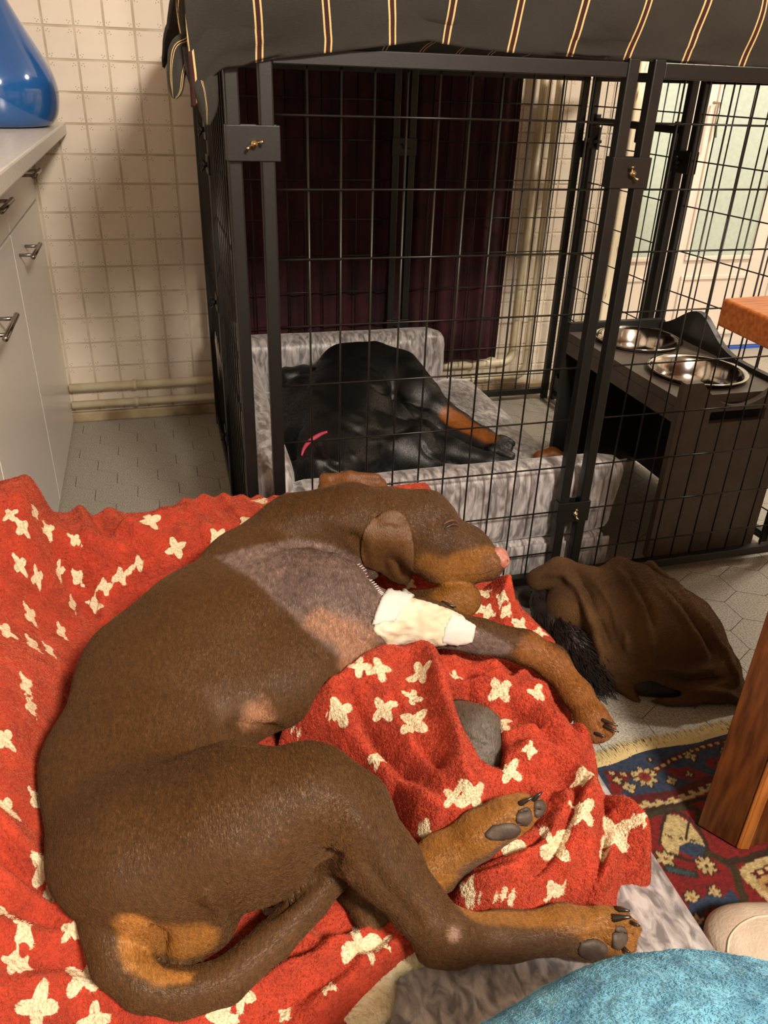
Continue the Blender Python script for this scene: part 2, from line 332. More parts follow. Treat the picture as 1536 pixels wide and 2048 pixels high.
def folds(V, Fc, paths):                    # raise (or press in) soft creases along lines on a surface: (pts, width, height)
    tr = bvh(V, Fc); N_ = vnormals(V, Fc); D = np.zeros(len(V))
    for pts, wd, ht in paths:
        H_ = [np.array(hh[0]) for hh in (hit(tr, *p) for p in spline(pts, 6)) if hh[0] is not None]
        if len(H_) < 2: continue
        best = np.full(len(V), 1e9); tt = np.zeros(len(V))
        for i, (a, b_) in enumerate(zip(H_, H_[1:])):
            ab = b_-a; t = (((V-a)@ab)/max(ab@ab, 1e-12)).clip(0, 1); d = np.linalg.norm(V-a-ab*t[:, None], axis=1); m = d < best; best[m] = d[m]; tt[m] = (i+t[m])/(len(H_)-1)
        D += ht*np.exp(-(best/wd)**2)*np.clip(np.minimum(tt, 1-tt)*5+.2, 0, 1)
    return V+N_*D[:, None]
# ============================================================ SETTING
WY = 2.66
# floor: seam-coloured base with hexagonal vinyl pieces
fl = boxobj('floor', (-1.2, -1.6, -.04), (3.4, 3.4, -.0022), M_floorbase, kind='structure', bev=0)
HS = .0655; hw = HS*math.sqrt(3)/2
bm = bmesh.new()
vv = [bm.verts.new(((HS-.0009)*math.sin(a), (HS-.0009)*math.cos(a), 0)) for a in [math.pi/3*i for i in range(6)]]
top = bm.faces.new(vv[::-1]); r_ = bmesh.ops.extrude_face_region(bm, geom=[top]); [setattr(v.co, 'z', -.0022) for v in r_['geom'] if isinstance(v, bmesh.types.BMVert)]
bmesh.ops.recalc_face_normals(bm, faces=bm.faces); hexm = bm_mesh('floor_tile', bm); hexm.materials.append(M_floor)
cnt = 0; restV = []; restF = []
hv = [tuple(v.co) for v in hexm.vertices]; hf = [tuple(p.vertices) for p in hexm.polygons]
for r in range(-14, 36):
    for c in range(-18, 30):
        x = 1.1405+hw+c*2*hw+(r % 2)*hw; y = 1.1025+r*1.5*HS
        if not (-.4 < x < 3.3 and -1.5 < y < 3.3): continue
        main = (-.36 < x < .16 and 1.3 < y < 2.66) or (.6 < x < 1.5 and .84 < y < 1.48) or (.98 < x < 1.45 and 1.48 <= y < 2.62) or (2.3 < x < 2.9 and 2.4 < y < 3.05)
        if main and cnt < 290:
            o = bpy.data.objects.new('floor_tile', hexm); C.objects.link(o); o.location = (x, y, 0); o.parent = fl; cnt += 1
        else:
            n0 = len(restV); restV += [(a+x, b+y, z) for a, b, z in hv]; restF += [tuple(i+n0 for i in f) for f in hf]
link('floor_tiling', mesh('floor_tiling', restV, restF), M_floor, fl, kind='stuff')
wb = boxobj('wall_back', (-1.2, WY+.0002, -.04), (1.62, WY+.14, 2.4), M_grout, kind='structure', bev=0)
bm = bmesh.new(); box(bm, (-.0368, -.0012, -.0368), (.0368, .0012, .0368), .0011, seg=3)
tm = bm_mesh('wall_tile', bm, False); tm.materials.append(M_tile)
tp = .0797; n_t = 0; bm2 = bmesh.new()
for i in range(-9, 24):
    for k in range(0, 20):
        x = .0155+(i+.5)*tp; z = .025+(k+.5)*tp-.0015
        if z > 1.65: continue
        if x > 1.6: continue
        vis = (-.36 < x < .13 and .06 < z < 1.2) or (1.14 < x and .05 < z < 1.16)
        if vis and n_t < 300:
            o = bpy.data.objects.new('wall_tile', tm); C.objects.link(o); o.location = (x, WY, z); o.parent = wb; n_t += 1
            o.rotation_euler = (rng.normal(0, .006), rng.normal(0, .003), rng.normal(0, .006))
        elif x < 0.2 or x > 1.1 or z > 1.1: box(bm2, (x-.0368, WY-.0012, z-.0368), (x+.0368, WY+.004, z+.0368))
link('wall_tiling', bm_mesh('wall_tiling', bm2), M_tile, wb, kind='stuff')
boxobj('baseboard_back', (-.32, WY-.022, 0), (1.6, WY-.003, .034), M_skirt, kind='structure', bev=.004)
wr = boxobj('wall_right', (3.3, -1.6, -.04), (3.4, 3.4, 2.4), M_white, kind='structure', bev=0)
boxobj('wall_left', (-1.3, -1.6, -.04), (-1.2, 3.4, 2.4), M_white, kind='structure', bev=0)
boxobj('wall_front', (-1.2, -1.7, -.04), (3.3, -1.6, 2.4), M_white, kind='structure', bev=0)
boxobj('ceiling', (-1.3, -1.7, 2.4), (3.4, 3.4, 2.5), M_white, kind='structure', bev=0)
boxobj('wall_alcove', (1.62, 3.06, -.04), (3.3, 3.2, 2.4), M_white, kind='structure', bev=0)
boxobj('wall_return', (1.5, WY+.14, -.04), (1.62, 3.06, 2.4), M_white, kind='structure', bev=0)
# door frame with chipped paint, at the wall's end
tr = boxobj('trim_1', (1.60, WY-.03, 0), (1.655, WY+.145, 2.2), M_frame, kind='structure', bev=.006)
# glazed white door leaves
def glazed_door(name, x0, x1, y, n):
    d = boxobj(name, (x0, y, .012), (x1, y+.03, 2.05), M_door, kind='structure', bev=.004)
    wd = x1-x0; st = .075
    gx0, gx1 = x0+st, x1-st
    for z0, z1, m, nm in ((.42, 1.95, M_pane, 'pane'), (.09, .32, M_door, 'raised_panel')):
        boxobj(nm, (gx0, y-.004, z0), (gx1, y-.0005, z1), m, d, bev=.001)
        for a, b in (((gx0-.018, z0-.018), (gx1+.018, z0)), ((gx0-.018, z1), (gx1+.018, z1+.018)), ((gx0-.018, z0), (gx0, z1)), ((gx1, z0), (gx1+.018, z1))):
            boxobj('moulding', (a[0], y-.012, a[1]), (b[0], y-.0005, b[1]), M_door, d, bev=.003)
    return d
d1 = glazed_door('door_1', 1.66, 2.12, 3.0, 1)
d2 = glazed_door('door_2', 2.125, 2.58, 3.0, 1)
d3 = glazed_door('door_3', 2.585, 3.05, 3.0, 1)
tubeobj('door_handle', [(2.16, 2.985, 1.0), (2.16, 2.95, 1.0), (2.16, 2.945, .93), (2.165, 2.94, .88)], .006, M_steel, d2)
tag(boxobj('masking_tape', (2.2, 2.985, .0), (2.95, 2.997, .012), M_tape_blue, bev=.001), 'blue masking tape stuck along the foot of the white glazed doors', 'tape')
# pipes along the wall, turning up beside the curtain
for z, xe, r in ((.125, 1.262, .0135), (.066, 1.318, .0125)):
    rc = .05; pts = [(-.305, WY-.03, z), (xe-rc, WY-.03, z)]+[(xe-rc+rc*math.sin(a), WY-.03, z+rc-rc*math.cos(a)) for a in np.linspace(.2, math.pi/2, 7)]+[(xe, WY-.03, 1.3)]
    o = tubeobj('water_pipe', pts, r, M_pipe, seg=14)
    tag(o, 'upper cream painted pipe along the foot of the tiled wall' if z > .1 else 'lower cream painted pipe just above the skirting', 'pipe', 'cream pipes on the tiled wall')
    for xb in (-.1, 1.1): tubeobj('pipe_clip', [(xb-.006, WY-.03, z), (xb+.006, WY-.03, z)], r+.0035, M_pipe, o, seg=14)
# curtain
def sheet(xs, fn, nz, z0, z1, th=.004):
    V = []; nx = len(xs)
    for s in (0, 1):
        for i, x in enumerate(xs):
            for k in range(nz):
                z = z0+(z1-z0)*k/(nz-1); V.append((x, fn(x, z)+(th if s else 0), z))
    Fc = []; o = nx*nz
    for i in range(nx-1):
        for k in range(nz-1):
            a = i*nz+k; Fc += [(a, a+nz, a+nz+1, a+1), (o+a, o+a+1, o+a+nz+1, o+a+nz)]
    for i in range(nx-1): Fc += [(i*nz, o+i*nz, o+(i+1)*nz, (i+1)*nz), (i*nz+nz-1, (i+1)*nz+nz-1, o+(i+1)*nz+nz-1, o+i*nz+nz-1)]
    for k in range(nz-1): a = (nx-1)*nz+k; Fc += [(k, k+1, o+k+1, o+k), (a, o+a, o+a+1, a+1)]
    return V, Fc
def cf(x, z): return WY-.064+.011*math.sin(x*62+1.6*math.sin(x*9)+.5*math.sin(z*3))+.005*math.sin(x*131+z*2)
V, Fc = sheet(np.linspace(.17, 1.175, 220), cf, 14, .155, 1.5)
link('curtain', mesh('curtain', V, Fc, True), M_curtain, label='dark burgundy velvet curtain hanging in folds behind the crate', cat='curtain')
# ============================================================ KITCHEN UNITS (left)
CX = -.31
def bar_handle(parent, y, z, ln=.12, vert=False):
    h = bmesh.new(); x = CX+.034
    a, b = ((x, y, z-ln/2), (x, y, z+ln/2)) if vert else ((x, y-ln/2, z), (x, y+ln/2, z))
    tube(h, [a, b], .0055, 12)
    for t in (.16, .84):
        p = Vector(a).lerp(Vector(b), t); tube(h, [p, (CX+.001, p.y, p.z)], .004, 10)
    return link('handle', bm_mesh('handle', h, True), M_steel, parent)
ys = [2.655, 2.06, 1.46, .86, .26]; ulab = ['white base cabinet at the far end, against the tiled wall', 'white base cabinet second from the tiled wall, under the worktop', 'white base cabinet beside the red-covered dog bed', 'white base cabinet nearest the camera at the left edge']
for i in range(4):
    y1, y0 = ys[i], ys[i+1]
    u = empty('base_cabinet', (CX-.25, (y0+y1)/2, 0), label=ulab[i], cat='cabinet', group='white fitted base cabinets'); inv = (CX-.25, (y0+y1)/2, 0)
    def P(o): o.location = (o.location[0]-inv[0], o.location[1]-inv[1], 0); return o
    P(boxobj('body', (-.88, y0+.001, .0), (CX-.019, y1-.001, .872), M_lam, u, bev=.001))
    d = P(boxobj('drawer', (CX-.018, y0+.002, .703), (CX, y1-.002, .868), M_lam, u, bev=.0015)); bar_handle(d, (y0+y1)/2+.1, .79, .17)
    d = P(boxobj('door', (CX-.018, y0+.002, .006 if i < 2 else .1), (CX, y1-.002, .697), M_lam, u, bev=.0015)); bar_handle(d, (y0+y1)/2-.17 if i == 0 else (y0+y1)/2-.12, .64 if i == 0 else .6, .17)
boxobj('worktop', (-.9, .2, .8735), (-.2, WY-.006, .905), M_counter, bev=.004, label='pale laminate worktop running over the white base cabinets', cat='worktop')
# blue glass bottle vase
vx, vy = -.338, 2.42
prof = [(.001, .0), (.10, .0), (.125, .006), (.142, .03), (.150, .07), (.146, .11), (.130, .15), (.108, .19), (.086, .23), (.066, .27), (.050, .31), (.040, .36), (.035, .42), (.034, .5), (.038, .56), (.046, .58), (.043, .582), (.034, .56), (.030, .5), (.030, .42), (.001, .40)]
pr = spline(prof[1:16], 4).tolist(); V, Fc = lathe([prof[0]]+pr+prof[16:], 64)
o = link('glass_vase', mesh('glass_vase', V, Fc, True), M_vase, label='large glossy blue glass bottle vase standing on the pale worktop', cat='vase'); o.location = (vx, vy, .9055)
# ============================================================ CRATE
cr = empty('dog_crate', (.14, 1.373, 0), label='tall black metal wire dog crate around the grey velvet bed and feeder', cat='crate')
T = .022
def panel(name, a, b, z0, z1, nw, hz, door=None, r=.0019, off=(0, 0)):
    a = Vector(a); b = Vector(b); ln = (b-a).length; ang = math.atan2(b.y-a.y, b.x-a.x); bm = bmesh.new()
    box(bm, (0, -T/2, 0), (T, T/2, z1), .0025); box(bm, (ln-T, -T/2, 0), (ln, T/2, z1), .0025)
    box(bm, (T, -T/2+.001, z1-.03), (ln-T, T/2-.001, z1-.006), .002); box(bm, (T, -T/2+.001, z0), (ln-T, T/2-.001, z0+.022), .002)
    if door:
        q = door; box(bm, (T+q, -.009, z1-.15), (ln-T-q, .009, z1-.13), .002); box(bm, (T+q, -.009, z0+.07), (ln-T-q, .009, z0+.09), .002)
        for xx in (T+q, ln-T-q-.018): box(bm, (xx, -.009, z0+.07), (xx+.018, .009, z1-.12), .002)
    fr = link(name, bm_mesh(name, bm), M_metal, cr); fr.location = (a.x-.14, a.y-1.373, 0); fr.rotation_euler[2] = ang
    bmv = bmesh.new(); tube(bmv, [(0, 0, z0+.02), (0, 0, z1-.03)], r, 6); mv = bm_mesh('wire', bmv, True); mv.materials.append(M_wire)
    bmh = bmesh.new(); tube(bmh, [(T-.002, 0, 0), (ln-T+.002, 0, 0)], r, 6); mh = bm_mesh('cross_wire', bmh, True); mh.materials.append(M_wire)
    for i in range(nw):
        o = bpy.data.objects.new('wire', mv); C.objects.link(o); o.parent = fr; o.location = (T+(ln-2*T)*(i+1)/(nw+1), .0022, 0)
    for z in hz:
        o = bpy.data.objects.new('cross_wire', mh); C.objects.link(o); o.parent = fr; o.location = (0, -.0016, z)
    return fr
HZ = [.986, .876, .764, .648, .538, .424, .315, .205, .098]; ZT = 1.085
FY = 1.384
panel('front_panel', (.183, FY, 0), (.834, FY, 0), .02, ZT, 10, HZ)
panel('front_panel', (.862, FY, 0), (1.475, FY, 0), .02, ZT, 10, HZ)
panel('side_panel', (.142, FY-.005, 0), (.152, 1.96, 0), .02, ZT, 9, HZ)
panel('side_panel', (.154, 1.985, 0), (.162, 2.56, 0), .02, ZT, 9, HZ)
panel('rear_panel', (.175, 2.565, 0), (.765, 2.565, 0), .02, ZT, 9, HZ)
panel('rear_panel', (.795, 2.565, 0), (1.385, 2.565, 0), .02, ZT, 9, HZ)
panel('side_panel', (1.405, 2.56, 0), (1.405, 2.03, 0), .02, ZT, 8, HZ, door=.012)
panel('side_panel', (1.405, 2.0, 0), (1.462, 1.42, 0), .02, ZT, 9, HZ)
def wing_nut(parent, loc, ang=0, m=M_nut, rz=0):
    bm = bmesh.new(); tube(bm, [(0, 0, 0), (0, -.009, 0)], .0055, 10)
    tube(bm, [(0, -.008, 0), (0, -.012, 0)], .0032, 8)
    for s in (-1, 1):
        tube(bm, [(s*.004, -.005, 0), (s*.010, -.009, .001), (s*.0135, -.013, .002)], [.0022, .002, .003], 8)
    o = link('wing_nut', bm_mesh('wing_nut', bm, True), m, parent); o.location = loc; o.rotation_euler = (0, ang, rz); return o
def bracket(c, wx, hz, axis='x', nutm=M_nut, ang=.5, side=-1):
    bm = bmesh.new(); th = .003
    if axis == 'x':
        box(bm, (-wx/2, -T/2-th, -hz/2), (wx/2, -T/2, hz/2), .0012); box(bm, (-wx/2, -T/2, -hz/2), (-wx/2+th, T/2, hz/2), .001); box(bm, (wx/2-th, -T/2, -hz/2), (wx/2, T/2, hz/2), .001)
        box(bm, (-wx/2, T/2, -hz/2), (wx/2, T/2+th, hz/2), .0012)
    else:
        for s in (-1, 1): box(bm, (s*(T/2+th/2)-th/2, -wx/2, -hz/2), (s*(T/2+th/2)+th/2, wx/2, hz/2), .0012)
    o = link('bracket', bm_mesh('bracket', bm), M_metal, cr); o.location = (c[0]-.14, c[1]-1.373, c[2])
    if axis == 'x': wing_nut(o, (0, -T/2-th if side < 0 else T/2+th, 0), ang, nutm, 0 if side < 0 else math.pi)
    else: wing_nut(o, (side*(T/2+th), 0, 0), 1.2, M_metal, math.pi/2 if side > 0 else -math.pi/2)
    return o
bracket((.171, FY, .945), .085, .052, ang=-.4+math.pi); bracket((.171, FY, .22), .085, .052, ang=.3)
bracket((.848, FY, .905), .078, .052, ang=1.0); bracket((.848, FY, .205), .078, .05, ang=1.3)
bracket((.78, 2.565, .86), .078, .05, side=-1, nutm=M_metal); bracket((.78, 2.565, .3), .078, .05, side=-1, nutm=M_metal)
bracket((1.395, 2.565, .86), .062, .05, nutm=M_metal)
bracket((1.405, 2.015, .87), .075, .055, axis='y'); bracket((1.405, 2.015, .3), .075, .055, axis='y')
for z in (.93, .86, .55, .2):
    bracket((.152, 1.972 if z != .86 else 1.96, z), .06, .04, axis='y', side=-1)
# latch on the side door
bm = bmesh.new(); box(bm, (1.385, 2.46, .865), (1.393, 2.50, .93), .002); box(bm, (1.375, 2.44, .885), (1.39, 2.53, .895), .002); box(bm, (1.372, 2.47, .87), (1.38, 2.49, .905), .002)
o = link('latch', bm_mesh('latch', bm), M_metal, cr); o.location = (-.14, -1.373, 0)
bm = bmesh.new(); box(bm, (1.39, 2.20, .9), (1.396, 2.26, .955), .003); o = link('latch_plate', bm_mesh('latch_plate', bm), M_metal, cr); o.location = (-.14, -1.373, 0)
# ============================================================ CLOTH OVER THE CRATE
HEM = [(.105, 1.045), (.16, 1.052), (.21, 1.062), (.27, 1.070), (.33, 1.078), (.40, 1.088), (.45, 1.095), (.52, 1.088), (.6, 1.084), (.9, 1.080), (1.5, 1.078)]
def hemz(x): return float(np.interp(x, [h[0] for h in HEM], [h[1] for h in HEM]))
nu, nv = 560, 0
us = np.linspace(.085, 1.5, nu); prof = []
def cloth_profile(x):                 # y,z section from front hem, over the top, to the back
    hz = hemz(x); wv = .008*noise.noise(Vector((x*7, 3, 0)))+.004*math.sin(x*23)
    over = max(0, min(1, (.47-x)/.1))
    yf = FY-.020-.002*over if x < .47 else FY-.008
    pts = [(yf+.002, hz), (yf-.004, hz+.02), (yf-.016+wv, hz+.055), (yf-.024+wv, hz+.10), (yf-.018+wv, 1.215), (yf+.02, 1.245), (yf+.10, 1.25), (yf+.3, 1.22+wv), (yf+.6, 1.19-wv), (yf+.9, 1.17), (2.45, 1.14), (2.545, 1.12), (2.572, 1.105), (2.573, 1.092)]
    return spline(pts, 5)
S_A = [aty(p, 110, 1.368)[0] for p in (381, 518, 655, 782, 893, 1025, 1147, 1262, 1380, 1495, 1610)]; S_B = [aty(p, 0, 1.352)[0] for p in (365, 500, 635, 775, 912, 1047, 1175, 1300, 1420, 1530, 1640)]; S_K = list(range(11))
rows = [cloth_profile(x) for x in us]; nv = len(rows[0]); V = []; cols = []
fan = lambda x, z: (x-.55)*(1+.9*max(0, z-1.09)) + .55 + .10*max(0, z-1.09)*0
for th in (0, 1):
    for i, x in enumerate(us):
        for j, (y, z) in enumerate(rows[i]):
            n3 = noise.noise(Vector((x*7, y*9, z*9)))*.012+noise.noise(Vector((x*28, y*20, z*28)))*.0022
            zz = z+(n3 if j > 1 else 0)
            side = max(0, (.14-x)/.055); zd = -side**2*.05
            if th: V.append((x, y+(.004 if j < 25 else -.004), zz+zd-.004 if j > 6 else zz+zd))
            else: V.append((x-(.006 if side > 0 else 0), y-n3, zz+zd))
            # woven stripes: pairs of cream lines with dark red between
            q_ = min(1, max(0, (z-1.09)/.10)) if j < 30 else 1; cols.append(float(np.interp(x, S_A, S_K))*(1-q_)+float(np.interp(x, S_B, S_K))*q_)
V = np.array(V); Fc = []; o_ = nu*nv
for i in range(nu-1):
    for j in range(nv-1):
        a = i*nv+j; Fc.append((a, a+nv, a+nv+1, a+1)); Fc.append((o_+a, o_+a+1, o_+a+nv+1, o_+a+nv))
for i in range(nu-1): a = i*nv; Fc.append((a, o_+a, o_+a+nv, a+nv)); a += nv-1; Fc.append((a, a+nv, o_+a+nv, o_+a))
for j in range(nv-1): Fc.append((j, j+1, o_+j+1, o_+j)); a = (nu-1)*nv+j; Fc.append((a, o_+a, o_+a+1, a+1))
def stripe_mat():
    m = M_cloth; nt = m.node_tree; N = nt.nodes; K = nt.links; b = N['Principled BSDF']
    a = N.new('ShaderNodeAttribute'); a.attribute_name = 'stripe'
    def mth(op, x, v=None, v2=None):
        n = N.new('ShaderNodeMath'); n.operation = op; K.new(x, n.inputs[0])
        if v is not None: n.inputs[1].default_value = v
        return n.outputs[0]
    fr = mth('FRACT', a.outputs['Fac']); d = mth('ABSOLUTE', mth('SUBTRACT', fr, .5)); red = mth('LESS_THAN', d, .034); crm = mth('LESS_THAN', mth('ABSOLUTE', mth('SUBTRACT', d, .046)), .0135)
    m1 = N.new('ShaderNodeMix'); m1.data_type = 'RGBA'; K.new(red, m1.inputs[0]); m1.inputs[6].default_value = L((43, 40, 35)); m1.inputs[7].default_value = L((58, 22, 14))
    m2 = N.new('ShaderNodeMix'); m2.data_type = 'RGBA'; K.new(crm, m2.inputs[0]); K.new(m1.outputs[2], m2.inputs[6]); m2.inputs[7].default_value = L((222, 196, 138)); K.new(m2.outputs[2], b.inputs['Base Color'])
stripe_mat()
def set_stripe(me, vals): a = me.attributes.new('stripe', 'FLOAT', 'POINT'); a.data.foreach_set('value', np.asarray(vals, np.float32))
me = fast_mesh('crate_cover', V, np.array(Fc)); set_stripe(me, np.array(cols)+.5)
cv = link('crate_cover', me, M_cloth, label='charcoal cloth with thin cream and dark red stripes draped over the dog crate', cat='cloth')
# gathered corner and the two hanging ends at the left
def hang(name, path, radii, flat, tw, seed):
    pts = spline([aty(*p[:2], p[2]) for p in path], 8); rad = spline([(r,) for r in radii], 8)[:, 0]; ns = 22; V = []; sv = []
    for i, p in enumerate(pts):
        t = pts[min(i+1, len(pts)-1)]-pts[max(i-1, 0)]; t /= np.linalg.norm(t); a = np.cross(t, [0, 1, 0]); a /= max(np.linalg.norm(a), 1e-6); b = np.cross(t, a)
        for j in range(ns):
            th = 2*math.pi*j/ns+tw*i/len(pts); rr = rad[i]*(1+.22*math.sin(3*th+seed)+.12*math.sin(5*th+seed*2+i*.1)); V.append(p+a*math.cos(th)*rr+b*math.sin(th)*rr*flat); sv.append(math.cos(th)*.9+seed+.2)
    Fc = [(i*ns+j, i*ns+(j+1) % ns, (i+1)*ns+(j+1) % ns, (i+1)*ns+j) for i in range(len(pts)-1) for j in range(ns)]
    n = len(V); V += [pts[0], pts[-1]]; sv += [0, 0]
    Fc2 = [(n, (j+1) % ns, j) for j in range(ns)]+[(n+1, (len(pts)-1)*ns+j, (len(pts)-1)*ns+(j+1) % ns) for j in range(ns)]
    me = mesh(name, V, Fc+Fc2, True); set_stripe(me, sv); return link(name, me, M_cloth, cv)
hang('gathered_corner', [(408, -70, 1.44), (400, 20, 1.42), (398, 80, 1.41), (396, 135, 1.40)], [.030, .030, .026, .016], .8, .6, .1)
hang('hanging_end', [(405, 60, 1.40), (380, 92, 1.39), (360, 105, 1.385), (352, 140, 1.38), (351, 178, 1.38), (348, 197, 1.38)], [.018, .020, .018, .014, .010, .003], .7, 1.0, .7)
hang('hanging_end', [(395, 100, 1.38), (398, 140, 1.375), (408, 180, 1.37), (413, 215, 1.37), (414, 250, 1.37)], [.024, .023, .019, .014, .004], .6, .4, 1.3)
# ============================================================ GREY VELVET BED IN THE CRATE
def soft(name, lo, hi, r, m, parent=None, inv=(0, 0, 0), lean=None, wob=.002, **k):
    bm = bmesh.new(); box(bm, lo, hi, 0); bmesh.ops.subdivide_edges(bm, edges=bm.edges[:], cuts=9, use_grid_fill=True)
    lo_, hi_ = np.array(lo), np.array(hi); c = (lo_+hi_)/2; s = (hi_-lo_)/2; r = min(r, s.min())
    for v in bm.verts:
        p = np.array(v.co)-c; q = np.clip(p, -(s-r), s-r)
        # push grid out toward the rim so the rounding gets vertices
        p2 = np.sign(p)*s*(np.abs(p/s)**.75); q = np.clip(p2, -(s-r), s-r); d = p2-q; n = np.linalg.norm(d); p3 = q+(d/n*r if n > 1e-9 else 0)
        p3 = p3+c; w_ = noise.noise(Vector(p3*14))*wob
        if n > 1e-9: p3 = p3+d/n*w_
        else:
            ax = np.argmax(np.abs(p/s)); e = np.zeros(3); e[ax] = np.sign(p[ax]); p3 = p3+e*w_
        if lean is not None: p3 = lean(p3)
        v.co = Vector(p3-np.array(inv))
    return link(name, bm_mesh(name, bm, True), m, parent, **k)
B0 = (.6, 1.9, 0)
bd = empty('dog_bed', B0, label='grey crushed velvet bolster dog bed inside the wire crate', cat='dog bed')
soft('base', (.20, 1.415, .012), (.975, 2.49, .115), .02, M_velvet, bd, B0)
soft('mattress', (.245, 1.51, .10), (1.0, 2.42, .165), .03, M_velvet, bd, B0)
soft('front_bolster', (.20, 1.414, .108), (.985, 1.505, .295), .035, M_velvet, bd, B0, lean=lambda p: p+np.array([.02*max(0, (p[2]-.12)/.17)*(p[0] > .6), 0, 0]))
soft('side_bolster', (.165, 1.43, .02), (.255, 2.44, .345), .045, M_velvet, bd, B0, lean=lambda p: p+np.array([-.012*(p[2]/.3), 0, .05*(p[1]-1.43)/1.0]))
soft('back_bolster', (.20, 2.38, .02), (.905, 2.49, .325), .045, M_velvet, bd, B0)
soft('front_band', (.21, 1.4065, .018), (.979, 1.4155, .106), .006, M_velvet, bd, B0, wob=.0005)
V, Fc = lathe([(.0001, -.006), (.003, -.0055), (.0052, -.003), (.006, 0)], 12)
sm = mesh('stud', V, Fc, True); sm.materials.append(M_nut)
for i in range(13):
    o = bpy.data.objects.new('stud', sm); C.objects.link(o); o.parent = bd; o.location = (.952-i*.037-B0[0], 1.4068-B0[1], .045); o.rotation_euler = (-math.pi/2+math.pi, 0, 0); o.rotation_euler = (math.radians(-90), 0, 0)
    o.scale = (1, 1, -1)
# ============================================================ RAISED FEEDER WITH TWO STEEL BOWLS
S0 = (1.235, 1.7, 0)
st = empty('raised_feeder', S0, label='dark brown raised feeder with a slotted end panel and wavy backboard', cat='feeder')
def sx(name, outline, axis, c, th, m, holes=None):      # flat board from an outline
    bm = bmesh.new(); vs = []
    for a, b in outline: vs.append(bm.verts.new({'y': (a, c, b), 'x': (c, a, b)}[axis]))
    es = [bm.edges.new((vs[i], vs[(i+1) % len(vs)])) for i in range(len(vs))]
    for hh in (holes or []):
        hv_ = [bm.verts.new({'y': (a, c, b), 'x': (c, a, b)}[axis]) for a, b in hh]; es += [bm.edges.new((hv_[i], hv_[(i+1) % len(hv_)])) for i in range(len(hv_))]
    bmesh.ops.triangle_fill(bm, use_beauty=True, edges=es); g = bmesh.ops.extrude_face_region(bm, geom=bm.faces[:])
    d = Vector((0, th, 0)) if axis == 'y' else Vector((th, 0, 0))
    for v in g['geom']:
        if isinstance(v, bmesh.types.BMVert): v.co += d
    bmesh.ops.recalc_face_normals(bm, faces=bm.faces)
    for v in bm.verts: v.co -= Vector(S0)
    return link(name, bm_mesh(name, bm), m, st)
x0, x1, ya, yb, zt = 1.10, 1.405, 1.435, 1.975, .435
def endtop(x): t = (x-x0)/(x1-x0); return .472-.062*math.sin(math.pi*min(1, max(0, (t-.16)/.72)))**.8 if .16 < t < .88 else .472
top_ = [(x, endtop(x)) for x in np.linspace(x1-.004, x0+.004, 28)]
sx('end_panel', [(x0, .022), (x1, .022), (x1, .462)]+top_+[(x0, .462)], 'y', ya-.018, .018, M_stand, [[(1.185, .372), (1.335, .372), (1.335, .400), (1.185, .400)]])
sx('end_panel', [(x0, .022), (x1, .022), (x1, .455)]+[(x, .46) for x in (x1-.004, x0+.004)]+[(x0, .455)], 'y', yb-.018, .018, M_standd)
wave = [(y, .447+.075*math.exp(-((y-1.80)/.10)**2)) for y in np.linspace(yb, ya, 40)]
sx('backboard', [(ya, .022), (yb, .022)]+wave, 'x', x1-.018, .016, M_standd)
# top board with two round openings
bm = bmesh.new(); es = []
def loop(pts):
    v = [bm.verts.new((a, b, zt)) for a, b in pts]; return [bm.edges.new((v[i], v[(i+1) % len(v)])) for i in range(len(v))]
bx = (x0+x1)/2-.005; BY = (1.575, 1.845); RB = .107
es += loop([(x0, ya), (x1-.018, ya), (x1-.018, yb-.018), (x0, yb-.018)])
for by in BY: es += loop([(bx+RB*math.cos(a), by+RB*math.sin(a)) for a in np.linspace(0, 2*math.pi, 40, endpoint=False)])
bmesh.ops.triangle_fill(bm, use_beauty=True, edges=es); g = bmesh.ops.extrude_face_region(bm, geom=bm.faces[:])
for v in g['geom']:
    if isinstance(v, bmesh.types.BMVert): v.co.z -= .022
bmesh.ops.recalc_face_normals(bm, faces=bm.faces)
for v in bm.verts: v.co -= Vector(S0)
link('top_board', bm_mesh('top_board', bm), M_stand, st)
o = boxobj('front_rail', (x0-S0[0], ya-S0[1], .375), (x0+.014-S0[0], yb-.018-S0[1], .412), M_stand, st, bev=.001)
bp = [(.0001, -.062), (.07, -.062), (.085, -.055), (.097, -.03), (.1035, .004), (.112, .012), (.118, .0125), (.1185, .010), (.112, .0085), (.1055, .001), (.0985, -.032), (.0865, -.058), (.07, -.0645), (.0001, -.0645)]
for i, by in enumerate(BY):
    V, Fc = lathe(bp, 56); o = link('feeding_bowl', mesh('feeding_bowl', V, Fc, True), M_bowl, label=['stainless steel bowl in the feeder, the nearer one above the slotted end panel', 'stainless steel bowl at the far end of the feeder beside the wavy backboard'][i], cat='bowl', group='steel bowls in the raised feeder'); o.location = (bx, by, zt+.0002)
bm = bmesh.new(); box(bm, (x0+.05, 1.55, .001), (x1-.05, 1.85, .02), .004)
# ============================================================ TABLE (right)
tc_ = at(1448, 628, .74)
TA = math.radians(-20)
tb = empty('dining_table', (.9, .75, 0), label='orange oak dining table with its square corner and stout leg at right', cat='table'); TI = Vector((.9, .75, 0))
